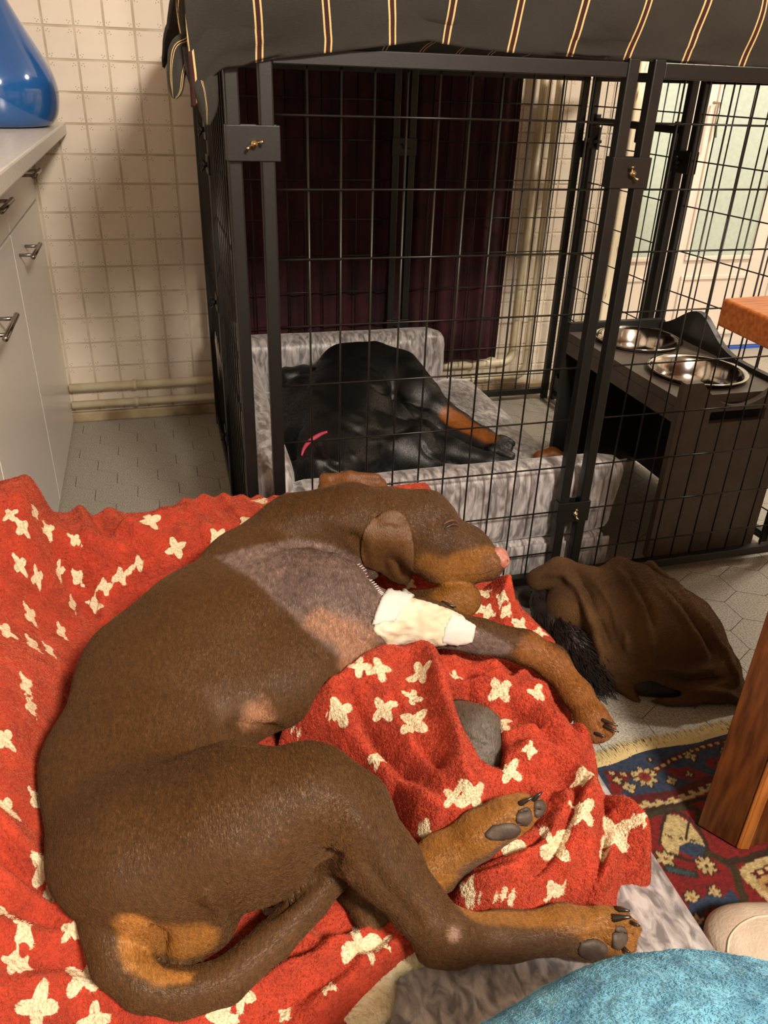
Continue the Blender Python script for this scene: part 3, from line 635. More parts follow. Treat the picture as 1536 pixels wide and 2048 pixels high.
# table top corner from three photographed corners
cA = Vector(at(1446, 596, .745)); cB = Vector(at(1447, 630, .745)) # far and near chamfer of the corner
far_dir = (Vector(at(1536, 590, .745))-cA).normalized(); near_dir = (Vector(at(1536, 668, .745))-cB).normalized()
far_dir.z = 0; near_dir.z = 0
bm = bmesh.new(); P4 = [cA, cA+far_dir*1.2, cA+far_dir*1.2+near_dir*1.45, cB+near_dir*1.5]
for z in (.745, .70):
    for p in P4: bm.verts.new((p.x-TI.x, p.y-TI.y, z))
bm.verts.ensure_lookup_table(); v = bm.verts
bm.faces.new((v[0], v[3], v[2], v[1])); bm.faces.new((v[4], v[5], v[6], v[7]))
for i in range(4): j = (i+1) % 4; bm.faces.new((v[i], v[j], v[4+j], v[4+i]))
bmesh.ops.recalc_face_normals(bm, faces=bm.faces); bmesh.ops.bevel(bm, geom=bm.edges[:], offset=.004, segments=3, affect='EDGES', profile=.5)
link('table_top', bm_mesh('table_top', bm), M_wood, tb)
q0 = Vector(at(1390, 1660, 0)); q1 = Vector(at(1466, 1706, 0)); q2 = Vector(at(1490, 1708, 0)); q3 = Vector(at(1560, 1688, 0))
def legprism(name, base, topo, m, z1=.70):
    n = len(base); V = [(p.x-TI.x, p.y-TI.y, .0125) for p in base]+[(p.x-TI.x, p.y-TI.y, z1) for p in topo]
    Fc = [tuple(range(n))[::-1], tuple(range(n, 2*n))]+[(i, (i+1) % n, n+(i+1) % n, n+i) for i in range(n)]
    me = mesh(name, V, Fc); bm = bmesh.new(); bm.from_mesh(me); bmesh.ops.recalc_face_normals(bm, faces=bm.faces); bmesh.ops.bevel(bm, geom=bm.edges[:], offset=.002, segments=2, affect='EDGES'); bm.to_mesh(me); bm.free(); return link(name, me, m, tb)
back = (q0-q1).normalized(); rt = (q3-q2).normalized(); sh = Vector((.03, .025, 0))
e1 = q1+(q2-q1)*.05
legprism('leg', [q0, q1, q1+rt*.11, q0+rt*.11], [q0+sh, q1+sh, q1+rt*.11+sh, q0+rt*.11+sh], M_legwood)
legprism('leg_edge', [q1-back*.006, q2-back*.004, q2+back*.012, q1+back*.0], [q1-back*.006+sh, q2-back*.004+sh, q2+back*.012+sh, q1+sh], M_legedge, .69)
legprism('foot_rail', [q2+rt*.001, q3+rt*.25, q3+rt*.25+back*.035, q2+back*.035], [q2+rt*.001+sh, q3+rt*.25+sh, q3+rt*.25+back*.035+sh, q2+back*.035+sh], M_legwood, .67)
# ============================================================ RUG
RX0, RX1, RY0, RY1 = .56, 1.35, .20, .845; h = .003
gx = np.arange(RX0, RX1, h); gy = np.arange(RY0, RY1+.001, h); X, Y = np.meshgrid(gx, gy, indexing='ij')
wav = .010*np.exp(-((X-.76)/.10)**2)-.008*np.exp(-((X-.64)/.07)**2)+.012*np.clip((X-.80)/.15, 0, 1)
YY = Y+wav*np.clip((Y-.2)/.3, 0, 1)
Z = .010+.0012*np.sin(X*40+Y*10)
col = np.zeros(X.shape+(3,)); lin = lambda c: np.array(L(c)[:3])
navy, slate, red, dred, cream, brown, teal = [lin(c) for c in ((26, 34, 58), (52, 66, 92), (136, 26, 22), (96, 20, 22), (214, 190, 132), (58, 34, 20), (54, 82, 84))]
def W(px, py): return at(px, py, .01)[:2]
def fillp(pts, c): 
    pl = [tuple(W(*p)) for p in pts]; m = inpoly(X, YY, pl); col[m] = c
def linep(pts, wd, c, dash=None):
    pl = [tuple(W(*p)) for p in spline(pts, 4)]; m = segdist(X, YY, pl, False) < wd
    if dash: m &= (np.sin((X+Y*.3)*dash) > -.1)
    col[m] = c
def flower(px, py, r, c, petals=8, centre=None, inner=None):
    x, y = W(px, py); d = np.hypot(X-x, YY-y); a = np.arctan2(YY-y, X-x); rr = r*(.78+.22*np.cos(petals*a)); col[d < rr+.0035] = brown; col[d < rr] = c
    if inner is not None: col[d < r*.5] = inner
    if centre is not None: col[d < r*.2] = centre
col[:] = red
fillp([(1180, 1500), (1560, 1400), (1600, 1560), (1440, 1570), (1340, 1605), (1260, 1622), (1200, 1640)], slate)     # border ground
linep([(1215, 1545), (1290, 1548), (1345, 1520), (1400, 1495), (1460, 1482), (1560, 1450)], .006, dred)
linep([(1215, 1545), (1290, 1548), (1345, 1520), (1400, 1495), (1460, 1482), (1560, 1450)], .003, cream, 420)
fillp([(1212, 1550), (1260, 1552), (1240, 1590), (1225, 1592)], red)
for a, b in (((1328, 1540), (1430, 1555)), ((1410, 1520), (1470, 1530))):
    cx_, cy_ = (a[0]+b[0])/2, (a[1]+b[1])/2; fillp([a, (cx_, cy_-14), (b[0], b[1]), (cx_+10, cy_+16), (cx_-25, cy_+8)], red); flower(cx_, cy_+2, .006, cream, 4, dred)
flower(1290, 1553, .022, cream, 8, red, lin((150, 60, 36))); flower(1258, 1574, .012, cream, 4, navy); flower(1343, 1562, .009, cream, 4, navy); flower(1382, 1512, .011, cream, 4, navy); flower(1449, 1503, .009, cream, 4, navy); flower(1300, 1520, .004, cream, 4); flower(1235, 1560, .008, cream, 4, navy)
linep([(1220, 1612), (1290, 1598), (1350, 1590), (1400, 1572), (1440, 1558), (1560, 1540)], .011, dred)
linep([(1240, 1622), (1290, 1608), (1350, 1600), (1400, 1583), (1440, 1570), (1560, 1550)], .0065, cream)
linep([(1240, 1618), (1290, 1604), (1350, 1596), (1400, 1579), (1440, 1566), (1560, 1546)], .003, dred, 300)
linep([(1260, 1632), (1320, 1614), (1380, 1604), (1440, 1590), (1560, 1570)], .004, brown)
linep([(1270, 1640), (1330, 1622), (1390, 1616), (1400, 1650)], .005, lin((60, 56, 30)))
fillp([(1318, 1680), (1332, 1628), (1358, 1630), (1385, 1650), (1404, 1678), (1412, 1700), (1400, 1712), (1370, 1702), (1345, 1690)], cream)
fillp([(1320, 1680), (1360, 1696), (1354, 1712), (1335, 1706)], cream)
fillp([(1360, 1690), (1380, 1682), (1412, 1692), (1410, 1712), (1388, 1716), (1358, 1702)], slate)
linep([(1322, 1668), (1345, 1674), (1372, 1678), (1400, 1682)], .0022, brown, 500); linep([(1378, 1645), (1372, 1678)], .002, brown)
linep([(1318, 1690), (1332, 1628), (1362, 1626), (1400, 1660), (1415, 1705), (1385, 1722), (1340, 1708)], .0028, brown)
flower(1330, 1718, .015, cream, 6, red); flower(1412, 1731, .016, cream, 8, brown); flower(1428, 1784, .0105, cream, 6, lin((190, 120, 60))); flower(1384, 1797, .0125, cream, 8, lin((180, 110, 60)))
linep([(1335, 1738), (1360, 1744), (1388, 1750)], .007, brown); linep([(1337, 1739), (1360, 1744), (1386, 1750)], .004, teal)
fillp([(1372, 1830), (1380, 1805), (1402, 1800), (1412, 1790), (1445, 1795), (1462, 1778), (1480, 1800), (1468, 1822), (1440, 1835), (1420, 1865), (1395, 1850)], slate)
flower(1432, 1835, .016, red, 5, cream, lin((150, 90, 40))); flower(1395, 1842, .010, cream, 5, red)
fillp([(1388, 1850), (1425, 1845), (1435, 1870), (1410, 1890)], slate); fillp([(1395, 1870), (1440, 1868), (1430, 1900), (1405, 1900)], lin((176, 136, 66)))
linep([(1415, 1705), (1450, 1722), (1470, 1740), (1482, 1780), (1488, 1800), (1476, 1830)], .0065, lin((66, 50, 24)))
linep([(1455, 1722), (1500, 1716), (1560, 1695)], .006, brown)
fillp([(1484, 1740), (1560, 1705), (1600, 1800), (1545, 1812)], dred); linep([(1560, 1712), (1490, 1742), (1518, 1775), (1550, 1806)], .0065, cream); linep([(1570, 1730), (1506, 1752), (1540, 1790)], .004, cream, 380)
linep([(1575, 1745), (1522, 1763), (1550, 1790)], .005, lin((190, 150, 90)))
V = np.stack([X, YY, Z], -1).reshape(-1, 3); nx, ny = X.shape; I = np.arange(nx*ny).reshape(nx, ny)
Fc = np.stack([I[:-1, :-1], I[1:, :-1], I[1:, 1:], I[:-1, 1:]], -1).reshape(-1, 4)
me = fast_mesh('rug', V, Fc); setcol(me, col.reshape(-1, 3)*.72)
rug = link('rug', me, M_rug, label='red and navy patterned wool rug with cream fringe under the table', cat='rug')
bmo = bmesh.new(); per = [(RX0, RY0), (RX1, RY0)]
bk = [(x, RY1+.0+float(np.interp(x, gx, wav[:, -1])), 0) for x in gx[::6]]
box(bmo, (RX0, RY0, .001), (RX1, RY1-.03, .0085)); link('backing', bm_mesh('backing', bmo), M_fringe, rug)
bm = bmesh.new()
for i in range(1500):
    x = RX0+(RX1-RX0)*i/1500+rng.normal(0, .001); y = RY1+float(np.interp(x, gx, wav[:, -1]))-.002; a = rng.normal(.25, .28); ln = rng.uniform(.03, .046); z0 = .008
    pts = [(x+math.sin(a)*ln*t, y+math.cos(a)*ln*t, max(.002, z0+.004*math.sin(t*3)-.007*t)+rng.uniform(0, .001)) for t in (0, .35, .7, 1)]
    tube(bm, pts, [.0009, .0009, .0008, .0004], 3, False)
link('fringe', bm_mesh('fringe', bm), M_fringe, rug, kind='stuff')
# ============================================================ NEAR THE CAMERA: slipper, blue fleece
b = Blob(.004); b.px([(1475, 1880, .035, 62), (1560, 1910, .045, 95), (1640, 1990, .05, 100)], k=.02, fl=.62); b.px([(1500, 1880, .05, 58), (1570, 1905, .055, 80)], k=.03, fl=.7)
V, Fc = b.build(.012); sl = link('slipper', fast_mesh('slipper', relax(V, Fc, 2), Fc), M_slip, label='cream suede slipper on the rug at the lower right', cat='slipper')
tr_s = bvh(V, Fc)
pts = []
for t in spline([(1455, 1905), (1460, 1875), (1480, 1850), (1510, 1835), (1536, 1832)], 6):
    h_, n_ = hit(tr_s, *t)
    if h_: pts.append(np.array(h_)+np.array(n_)*.0005)
if len(pts) > 3: tubeobj('seam', pts, .0012, M_slip, sl, seg=6)
b = Blob(.004); b.px([(1475, 1884, .008, 70), (1560, 1915, .008, 104), (1640, 1990, .008, 108)], k=.02, fl=.2); V, Fc = b.build(.0105)
link('sole', fast_mesh('sole', V, Fc), M_tape, sl)
b = Blob(.006)
b.px([(1080, 2350, .40, 270), (1300, 2290, .41, 280), (1480, 2285, .41, 285), (1700, 2295, .41, 280)], k=.05); b.cap((.27, .10, .30), (.36, .08, .03), .14, .16, .05)
V, Fc = b.build(.012); V = relax(V, Fc, 2)
V = V+np.array([[noise.noise(Vector(v*22))*.004+noise.noise(Vector(v*90))*.0012] for v in V])*np.array([[.3, .3, 1]])
fb = link('fleece_blanket', fast_mesh('fleece_blanket', V, Fc), M_blue, label='fluffy light blue fleece blanket bunched at the bottom right corner', cat='blanket')
fuzz('fleece_pile', fb, V, Fc, 70000, .0042, .0002, lambda P, N_: np.tile([.2, -.4, 0], (len(P), 1)), .5, M_blue, keep=lambda c, n: (n[:, 2] > 0)*(c[:, 2] > .35), jit=.5, lock=.5)
# ============================================================ BROWN BLANKET HEAP WITH BLACK FUR UNDER IT
b = Blob(.0045)
b.px([(1150, 1215, .12, 60), (1250, 1205, .13, 82), (1340, 1270, .09, 92), (1400, 1330, .05, 70)], k=.035, fl=.9)
b.px([(1270, 1300, .06, 90), (1370, 1350, .035, 60)], k=.03)
for path in ([(1075, 1160, .15, 22), (1120, 1142, .17, 26), (1165, 1160, .17, 28), (1190, 1230, .14, 26), (1205, 1290, .09, 22), (1215, 1335, .05, 16), (1195, 1350, .03, 12)],
             [(1185, 1150, .185, 18), (1225, 1220, .15, 20), (1260, 1290, .10, 20), (1265, 1325, .06, 16), (1225, 1340, .04, 14)],
             [(1235, 1128, .19, 16), (1275, 1180, .165, 18), (1300, 1250, .125, 16), (1310, 1320, .08, 18)],
             [(1300, 1135, .16, 14), (1370, 1195, .13, 14), (1420, 1260, .09, 14), (1450, 1320, .05, 14)],
             [(1330, 1180, .15, 10), (1400, 1255, .10, 12), (1425, 1330, .06, 16), (1400, 1345, .05, 16)],
             [(1330, 1345, .04, 22), (1400, 1345, .04, 24), (1460, 1340, .03, 20)],
             [(1390, 1370, .03, 20), (1440, 1380, .025, 22), (1485, 1400, .015, 14)],
             [(1440, 1300, .04, 22), (1470, 1370, .025, 18), (1485, 1402, .015, 12)],
             [(1215, 1362, .012, 9), (1270, 1388, .012, 10), (1330, 1400, .012, 11), (1380, 1398, .014, 12)]):
    b.px(path, k=.014)
b.px([(1295, 1372, .030, 26), (1350, 1374, .028, 22)], k=.012, op=-1)
b.px([(1085, 1215, .09, 36), (1120, 1250, .08, 44), (1150, 1300, .05, 38), (1170, 1340, .03, 24)], k=.010, op=-1)
V, Fc = b.build(.001); V = relax(V, Fc, 3)
V = folds(V, Fc, [([(1060, 1150), (1130, 1150), (1180, 1230), (1205, 1310), (1195, 1345)], .009, .012), ([(1170, 1140), (1215, 1200), (1245, 1260), (1262, 1315)], .009, .013), ([(1150, 1140), (1195, 1220), (1222, 1300)], .006, -.012),
  ([(1232, 1130), (1270, 1190), (1296, 1250), (1304, 1325)], .008, .011), ([(1250, 1130), (1286, 1190), (1312, 1260)], .006, -.008), ([(1205, 1170), (1235, 1230), (1250, 1290)], .005, -.007), ([(1300, 1125), (1370, 1190), (1420, 1260), (1450, 1310)], .008, .008),
  ([(1300, 1160), (1370, 1240), (1410, 1310), (1400, 1340)], .007, .007), ([(1320, 1160), (1390, 1240), (1425, 1310)], .005, -.008), ([(1310, 1335), (1370, 1340), (1430, 1335)], .008, .010), ([(1340, 1358), (1400, 1362), (1450, 1355)], .005, -.009), ([(1380, 1375), (1440, 1382), (1480, 1400)], .007, .008), ([(1440, 1280), (1462, 1330), (1480, 1380)], .006, .008)])
V = V+np.array([[noise.noise(Vector(v*30))*.003] for v in V]); Vb, Fb = V, Fc
bb = link('brown_blanket', fast_mesh('brown_blanket', V, Fc), M_brown, label='brown fleece blanket heaped on the floor over a black furry animal', cat='blanket')
fuzz('fleece_nap', bb, Vb, Fb, 60000, .0028, .00018, lambda P, N_: np.tile([.5, -.5, -.3], (len(P), 1)), .4, M_brown, keep=lambda c, n: ((n*(EYE-c)).sum(1) > 0)*1.0, jit=.5)
b = Blob(.0045); b.px([(1095, 1205, .10, 36), (1120, 1245, .085, 50), (1155, 1305, .055, 46), (1185, 1350, .03, 28)], k=.02); b.px([(1240, 1360, .02, 22), (1340, 1372, .02, 26)], k=.02); b.px([(1058, 1195, .06, 22)], k=.01)
b.px([(1190, 1300, .05, 40), (1280, 1340, .03, 40)], k=.03)
V, Fc = b.build(.001); me = fast_mesh('covered_dog', V, Fc)
cd = link('covered_dog', me, M_fur, label='long black fur of an animal lying under the brown blanket', cat='dog')
trf = bvh(V, Fc); bm = bmesh.new()
for i in range(3800):
    px_, py_ = rng.uniform(1060, 1215), rng.uniform(1165, 1370); h_, n_ = hit(trf, px_, py_)
    if h_ is None: continue
    p = np.array(h_); n_ = np.array(n_); d = np.array([.35, -.5, -.6])+rng.normal(0, .25, 3); d /= np.linalg.norm(d); ln = rng.uniform(.02, .045)
    pts = [p-n_*.001, p+n_*.004+d*ln*.4, p+n_*.003+d*ln*.8, p+d*ln+n_*.001]
    pts = [np.array([q[0], q[1], max(q[2], .0015)]) for q in pts]; tube(bm, pts, [.0012, .001, .0007, .0003], 3, False)
link('fur', bm_mesh('fur', bm), M_fur, cd, kind='stuff')
# ============================================================ NEAR BED (mostly under the red throw)
MZ = .195                                  # mattress top
b1 = empty('dog_bed', (0, .75, 0), label='silver crushed velvet bolster dog bed mostly covered by the red star throw', cat='dog bed'); B1 = (0, .75, 0)
soft('mattress', (-.295, .33, .02), (.545, 1.24, MZ), .035, M_velvet, b1, B1, wob=.003)
soft('back_bolster', (-.295, 1.215, .02), (.50, 1.325, .315), .045, M_velvet, b1, B1)
soft('side_bolster', (-.302, .33, .02), (-.245, 1.30, .25), .025, M_velvet, b1, B1)
# heightfield throw helper -------------------------------------------------
def seg_t(X, Y, path):                      # distance to polyline plus parameter along it and signed side
    P = spline(path, 5); best = np.full(X.shape, 1e9); T_ = np.zeros(X.shape); S_ = np.zeros(X.shape); n = len(P)-1
    for i in range(n):
        a = P[i, :2]; ab = P[i+1, :2]-a; t = (((X-a[0])*ab[0]+(Y-a[1])*ab[1])/max(ab@ab, 1e-12)).clip(0, 1); dx = X-a[0]-ab[0]*t; dy = Y-a[1]-ab[1]*t; d = np.hypot(dx, dy); m = d < best
        best[m] = d[m]; T_[m] = ((i+t)/n)[m]; S_[m] = np.sign(ab[0]*dy-ab[1]*dx)[m]
    return best, T_, S_
def ridge(X, Y, pts, z, wd, ht, asym=0., sharp=2.):   # one cloth fold along photographed points
    path = [at(p[0], p[1], z)[:2] for p in pts]; d, t, s = seg_t(X, Y, path); wl = np.where(s > 0, wd*(1+asym), wd*(1-asym))
    return ht*np.exp(-(d/wl)**sharp)*np.clip(np.minimum(t, 1-t)*6+.25, 0, 1)
def grid_solid(name, X, Y, Z, mask, thick, m, colf, **k):
    I = -np.ones(X.shape, int); cell = mask[:-1, :-1] & mask[1:, :-1] & mask[1:, 1:] & mask[:-1, 1:]
    use = np.zeros(X.shape, bool); use[:-1, :-1] |= cell; use[1:, :-1] |= cell; use[1:, 1:] |= cell; use[:-1, 1:] |= cell
    n = use.sum(); I[use] = np.arange(n); V = np.stack([X[use], Y[use], Z[use]], -1)
    q = np.stack([I[:-1, :-1], I[1:, :-1], I[1:, 1:], I[:-1, 1:]], -1)[cell]
    return V, q
def starfield(V, N_, stars, tree):          # value >0 inside a four-armed star printed on the cloth
    f = np.full(len(V), -1.0)
    for s in stars:
        px, py = s[0], s[1]; R = (s[2] if len(s) > 2 else 1)*(.0215 if px > 200 or py > 1650 or py < 1000 else .0175); ang = s[3] if len(s) > 3 else rng.uniform(0, 1.5); st = s[4] if len(s) > 4 else (0, 1); st = (st[0], 1+(st[1]-1)*.7)
        h, n = hit(tree, px, py)
        if h is None: continue
        h = np.array(h); mm = np.abs(V-h).sum(1) < .035; n = VN[mm].mean(0) if mm.any() else np.array(n); n /= np.linalg.norm(n); n = n if n[2] > 0 else -n
        e1 = np.cross([0, 1, 0], n); e1 /= np.linalg.norm(e1); e2 = np.cross(n, e1); c, s_ = math.cos(st[0]), math.sin(st[0]); a1 = e1*c+e2*s_; a2 = -e1*s_+e2*c
        m = np.abs(V-h).sum(1) < R*st[1]*2.6; dv = V[m]-h; u = (dv@a1)/st[1]; v = (dv@a2)*(1+.5*(st[1]-1)); r = np.maximum(np.hypot(u, v), np.linalg.norm(dv, axis=1)/st[1]*.88); a = np.arctan2(v, u)-ang
        rr = R*(.40+.62*np.abs(np.cos(2*a))**1.8); f[m] = np.maximum(f[m], (rr-r)/R)
    return f
def star_material():
    nt = M_red.node_tree; N = nt.nodes; K = nt.links; b = N['Principled BSDF']; src = b.inputs['Base Color'].links[0].from_socket
    a = N.new('ShaderNodeAttribute'); a.attribute_name = 'star'; n = N.new('ShaderNodeTexNoise'); n.inputs['Scale'].default_value = 160; n.inputs['Detail'].default_value = 2
    tc = N.new('ShaderNodeTexCoord'); K.new(tc.outputs['Object'], n.inputs['Vector']); s = N.new('ShaderNodeMath'); s.operation = 'MULTIPLY_ADD'; K.new(n.outputs[0], s.inputs[0]); s.inputs[1].default_value = .16; K.new(a.outputs['Fac'], s.inputs[2])
    r = N.new('ShaderNodeMapRange'); r.inputs[1].default_value = .06; r.inputs[2].default_value = .11; K.new(s.outputs[0], r.inputs[0])
    mx = N.new('ShaderNodeMix'); mx.data_type = 'RGBA'; K.new(r.outputs[0], mx.inputs[0]); K.new(src, mx.inputs[6]); mx.inputs[7].default_value = L((240, 222, 184)); K.new(mx.outputs[2], b.inputs['Base Color'])
star_material()
def finish_throw(name, V, q, stars, **k):
    tree = bvh(V, q); me = fast_mesh(name, V, q); setcol(me, np.tile(np.array(L((188, 62, 36))[:3]), (len(V), 1)))
    global VN; VN = vnormals(V, q)
    f = starfield(V, None, stars, tree); a = me.attributes.new('star', 'FLOAT', 'POINT'); a.data.foreach_set('value', f.astype(np.float32))
    o = link(name, me, M_red, **k); md = o.modifiers.new('thickness', 'SOLIDIFY'); md.thickness = .006; md.offset = -1
    fz = fuzz('plush_pile', o, V, q, k.pop('nf', 220000) if 0 else (230000 if len(V) > 40000 else 130000), .0042, .00026, lambda P, N_: np.tile([.5, -.7, -.2], (len(P), 1)), .45, M_red, {'col': np.tile(np.array(L((188, 62, 36))[:3]), (len(V), 1)), 'star': f}, keep=lambda c, n: (n[:, 2] > 0)*1.0, jit=.35, lock=.45)
    return o, tree
sstep = lambda x: (lambda t: t*t*(3-2*t))(np.clip(x, 0, 1))
def fnoise(X, Y, s, a, seed=0.):
    return a*(np.sin(X*s+1.7*np.sin(Y*s*.7+seed)+seed)*np.cos(Y*s*.9+1.3*np.sin(X*s*.6-seed)))
# ---- red throw over bolsters and mattress
h = .0036; gx = np.arange(-.304, .60, h); gy = np.arange(.31, 1.366, h); X, Y = np.meshgrid(gx, gy, indexing='ij')
wobx = fnoise(X, Y, 9, .012, 1)
xin = -.115-.055*sstep((Y-.85)/.45)            # inner foot of the left slope
sl = sstep((xin-X+wobx*(1-sstep((Y-1.05)/.1)))/(.17-.09*sstep((Y-1.0)/.25))); hb = .355+.055*sstep((Y-1.05)/.25)-.03*sstep((.75-Y)/.4)
Zl = MZ+.012+(hb-MZ-.012)*sl
dy = (Y-1.16)/.075; Zb = MZ+.012+(.338-MZ-.012)*sstep(dy)+.0*X
Zb = np.where(X > .40, MZ+.012+(Zb-MZ-.012)*(1-.0*X), Zb)
Z = np.maximum(Zl, Zb)+.012*np.exp(-((Zl-Zb)/.03)**2)*0
kk = .02; hh = np.clip(.5+.5*(Zl-Zb)/kk, 0, 1); Z = Zb*(1-hh)+Zl*hh+kk*hh*(1-hh)
ap = at(75, 1000, .42)
Z += .045*np.exp(-((X-ap[0]+.02)/.075)**2-((Y-ap[1]+.02)/.10)**2)
# far edge rolls down behind the bed, right end of the bolster rounds off
Z -= .30*sstep((Y-1.328)/.03)*(Z-.06)/.3
Z -= (.33-MZ)*sstep((X-.475)/.05)*(Y > 1.12)*sstep(dy)
# gathers on the back bolster
for gx0, sh in ((.02, .9), (.055, .8), (.09, 1), (.125, .7), (.155, 1), (.185, .7), (.21, .9), (-.02, .6)):
    Z += sh*.010*np.exp(-((X-gx0-.35*(1.30-Y))/.010)**2)*sstep((Y-1.10)/.06)
R = lambda *a, **k: ridge(X, Y, *a, **k)
Z += R([(150, 1040), (180, 1110), (200, 1180), (215, 1230)], .26, .014, .018)
Z += R([(215, 1090), (260, 1150), (330, 1190)], .24, .014, .014)
Z -= R([(190, 1120), (230, 1175), (290, 1185)], .23, .009, .010)
Z += R([(240, 1190), (300, 1170), (350, 1150)], .22, .010, .010)
Z += R([(40, 960), (90, 1040), (140, 1120), (165, 1200)], .36, .016, .006)
Z -= R([(0, 1130), (50, 1170), (110, 1260), (140, 1340)], .32, .03, .010)
Z += fnoise(X, Y, 17, .0025, .4)+fnoise(X, Y, 37, .0016, 2)
# support under the dog's chin and foreleg
Z += R([(830, 1215), (900, 1225), (980, 1215), (1030, 1225)], .25, .055, .070)
for i in range(5): Z += R([(968+i*14, 1170+i*8), (1000+i*13, 1200+i*8), (1010+i*12, 1240+i*5)], .27, .008, .012)
Z += R([(960, 1240), (1060, 1250), (1110, 1290)], .24, .02, .02)
# near side folds, lower left
for pts, z_, wd, ht in (([(0, 1700), (60, 1740), (130, 1790), (160, 1850)], .26, .014, .016), ([(0, 1830), (80, 1850), (150, 1870), (185, 1900)], .24, .013, .015), ([(0, 1760), (70, 1800), (140, 1830)], .25, .012, -.010),
    ([(0, 1945), (100, 1925), (190, 1920), (240, 1990)], .23, .014, .014), ([(60, 2048), (160, 2000), (260, 2030), (420, 2045)], .22, .016, .014), ([(520, 1990), (650, 1930), (760, 1870), (830, 1840)], .21, .012, .013),
    ([(380, 2040), (560, 1985), (700, 1925)], .21, .011, .009), ([(560, 1870), (700, 1930), (740, 1960)], .21, .012, .008), ([(700, 1800), (780, 1850), (820, 1900)], .21, .012, .010), ([(600, 2048), (700, 1975), (780, 1915), (830, 1860)], .21, .013, .012)):
    Z += R(pts, z_, wd*.9, ht*1.7)
Z += .014*np.exp(-(sdpoly(X, Y, [tuple(at(*p, .2)[:2]) for p in ((60, 1500), (230, 1250), (330, 1180), (450, 1120), (740, 1260), (640, 1560), (760, 1760), (480, 1960), (300, 2000), (200, 1960), (100, 1700))])/.03)**2)*(X < .3)
edge = [(-60, 900), (930, 900), (945, 1060), (990, 1160), (1040, 1215), (1110, 1290), (1140, 1400), (1080, 1560), (1010, 1700), (900, 1790), (840, 1850), (862, 1890), (800, 1925), (760, 1965), (725, 2010), (700, 2060), (680, 2160), (-300, 2300)]
poly = [tuple(at(p[0], p[1], .33 if p[1] < 1100 else .21)[:2]) for p in edge[2:-1]]
poly = [(-.52, 1.40), (.53, 1.40)]+poly[0:]+[(.05, .15), (-.6, .15)]
sd = sdpoly(X, Y, [tuple(p) for p in poly]); Z = np.where(sd < .02, Z-.05*sstep((sd+.006)/.022), Z)
mask = sd < .012
V, q = grid_solid('', X, Y, Z, mask, 0, None, None)
SC = [(20, 1030, .8), (45, 1055, .9, .3, (2.4, 1.5)), (70, 1025, .8, .3, (2.4, 1.6)), (125, 1020, .8, .2, (2.3, 2)), (95, 1060, .8, .2, (2.3, 1.7)), (150, 1080, .7, .2, (2.3, 1.7)), (40, 1130, .9, .2, (2.6, 1.7)), (75, 1155, .9, .3, (2.3, 1.7)), (118, 1143, .8, .2, (2.2, 1.8)), (155, 1155, .8, .3, (2.2, 1.8)), (145, 1208, .8, .2, (2.1, 1.8)), (60, 1230, .95, .2, (2.4, 1.7)), (190, 1210, .85, .6, (2.2, 1.4)), (12, 1262, .95, .4, (2.6, 1.5)), (65, 1288, .9, .2, (2.2, 1.8)), (98, 1300, .8, .3, (2.2, 1.8)), (122, 1262, .8, .3, (2.1, 1.9)), (52, 1370, .9, .3, (2.1, 1.7)), (62, 1413, .85, .2, (2.1, 1.7)), (8, 1478, 1, .4, (2.2, 1.5)), (12, 1618, 1, .5, (2.3, 1.5)), (72, 1600, .8, .3, (2.1, 1.9)), (90, 1735, .8, .4, (2.2, 1.6)), (122, 1792, .9), (300, 1042, 1, .6), (352, 1096, .95, .3), (243, 1152, .8, .5), (278, 1127, .75, .2), (210, 1174, .75, .4), (490, 1040, .6), (435, 1072, .8, .7), (520, 1004, .9), (572, 1002, .7), (925, 1032, .7), (935, 1052, .6), (966, 1186, .85), (955, 1212, .6), (975, 1225, .7), (1012, 1222, .7), (1003, 1195, .6), (820, 1170, .6), (165, 1955, .95, .9), (75, 2015, 1.05, .2), (190, 2042, .8), (720, 1900, 1.1, .3), (765, 1890, .6), (712, 1860, .5), (548, 1826, .7), (445, 2036, .8), (482, 1992, .7), (570, 2030, .4), (25, 1925, .6), (48, 1858, .6, .2, (2.5, 1.9)), (8, 1830, .6), (262, 1240, .4), (292, 1022, .5), (142, 1860, .6), (655, 1975, .5), (1040, 1250, .8), (1080, 1265, .7), (45, 1930, .5), (330, 985, .5)]
cover, t_cover = finish_throw('star_throw', V, q, SC, label='red plush throw with cream stars spread over the dog bed under the brown dog', cat='blanket')
patch('turned_hem', bvh(np.array([[-.5, .1, MZ+.002], [.7, .1, MZ+.002], [.7, 1.1, MZ+.002], [-.5, 1.1, MZ+.002]]), np.array([[0, 1, 2, 3]])),
      [(835, 1865), (870, 1895), (865, 1925), (800, 1955), (790, 2000), (765, 2060), (640, 2075), (690, 2010), (740, 1945), (800, 1900)], .016, M_sherpa, cover, step=7, edge=28, label='cream sherpa underside turned out at the hem')
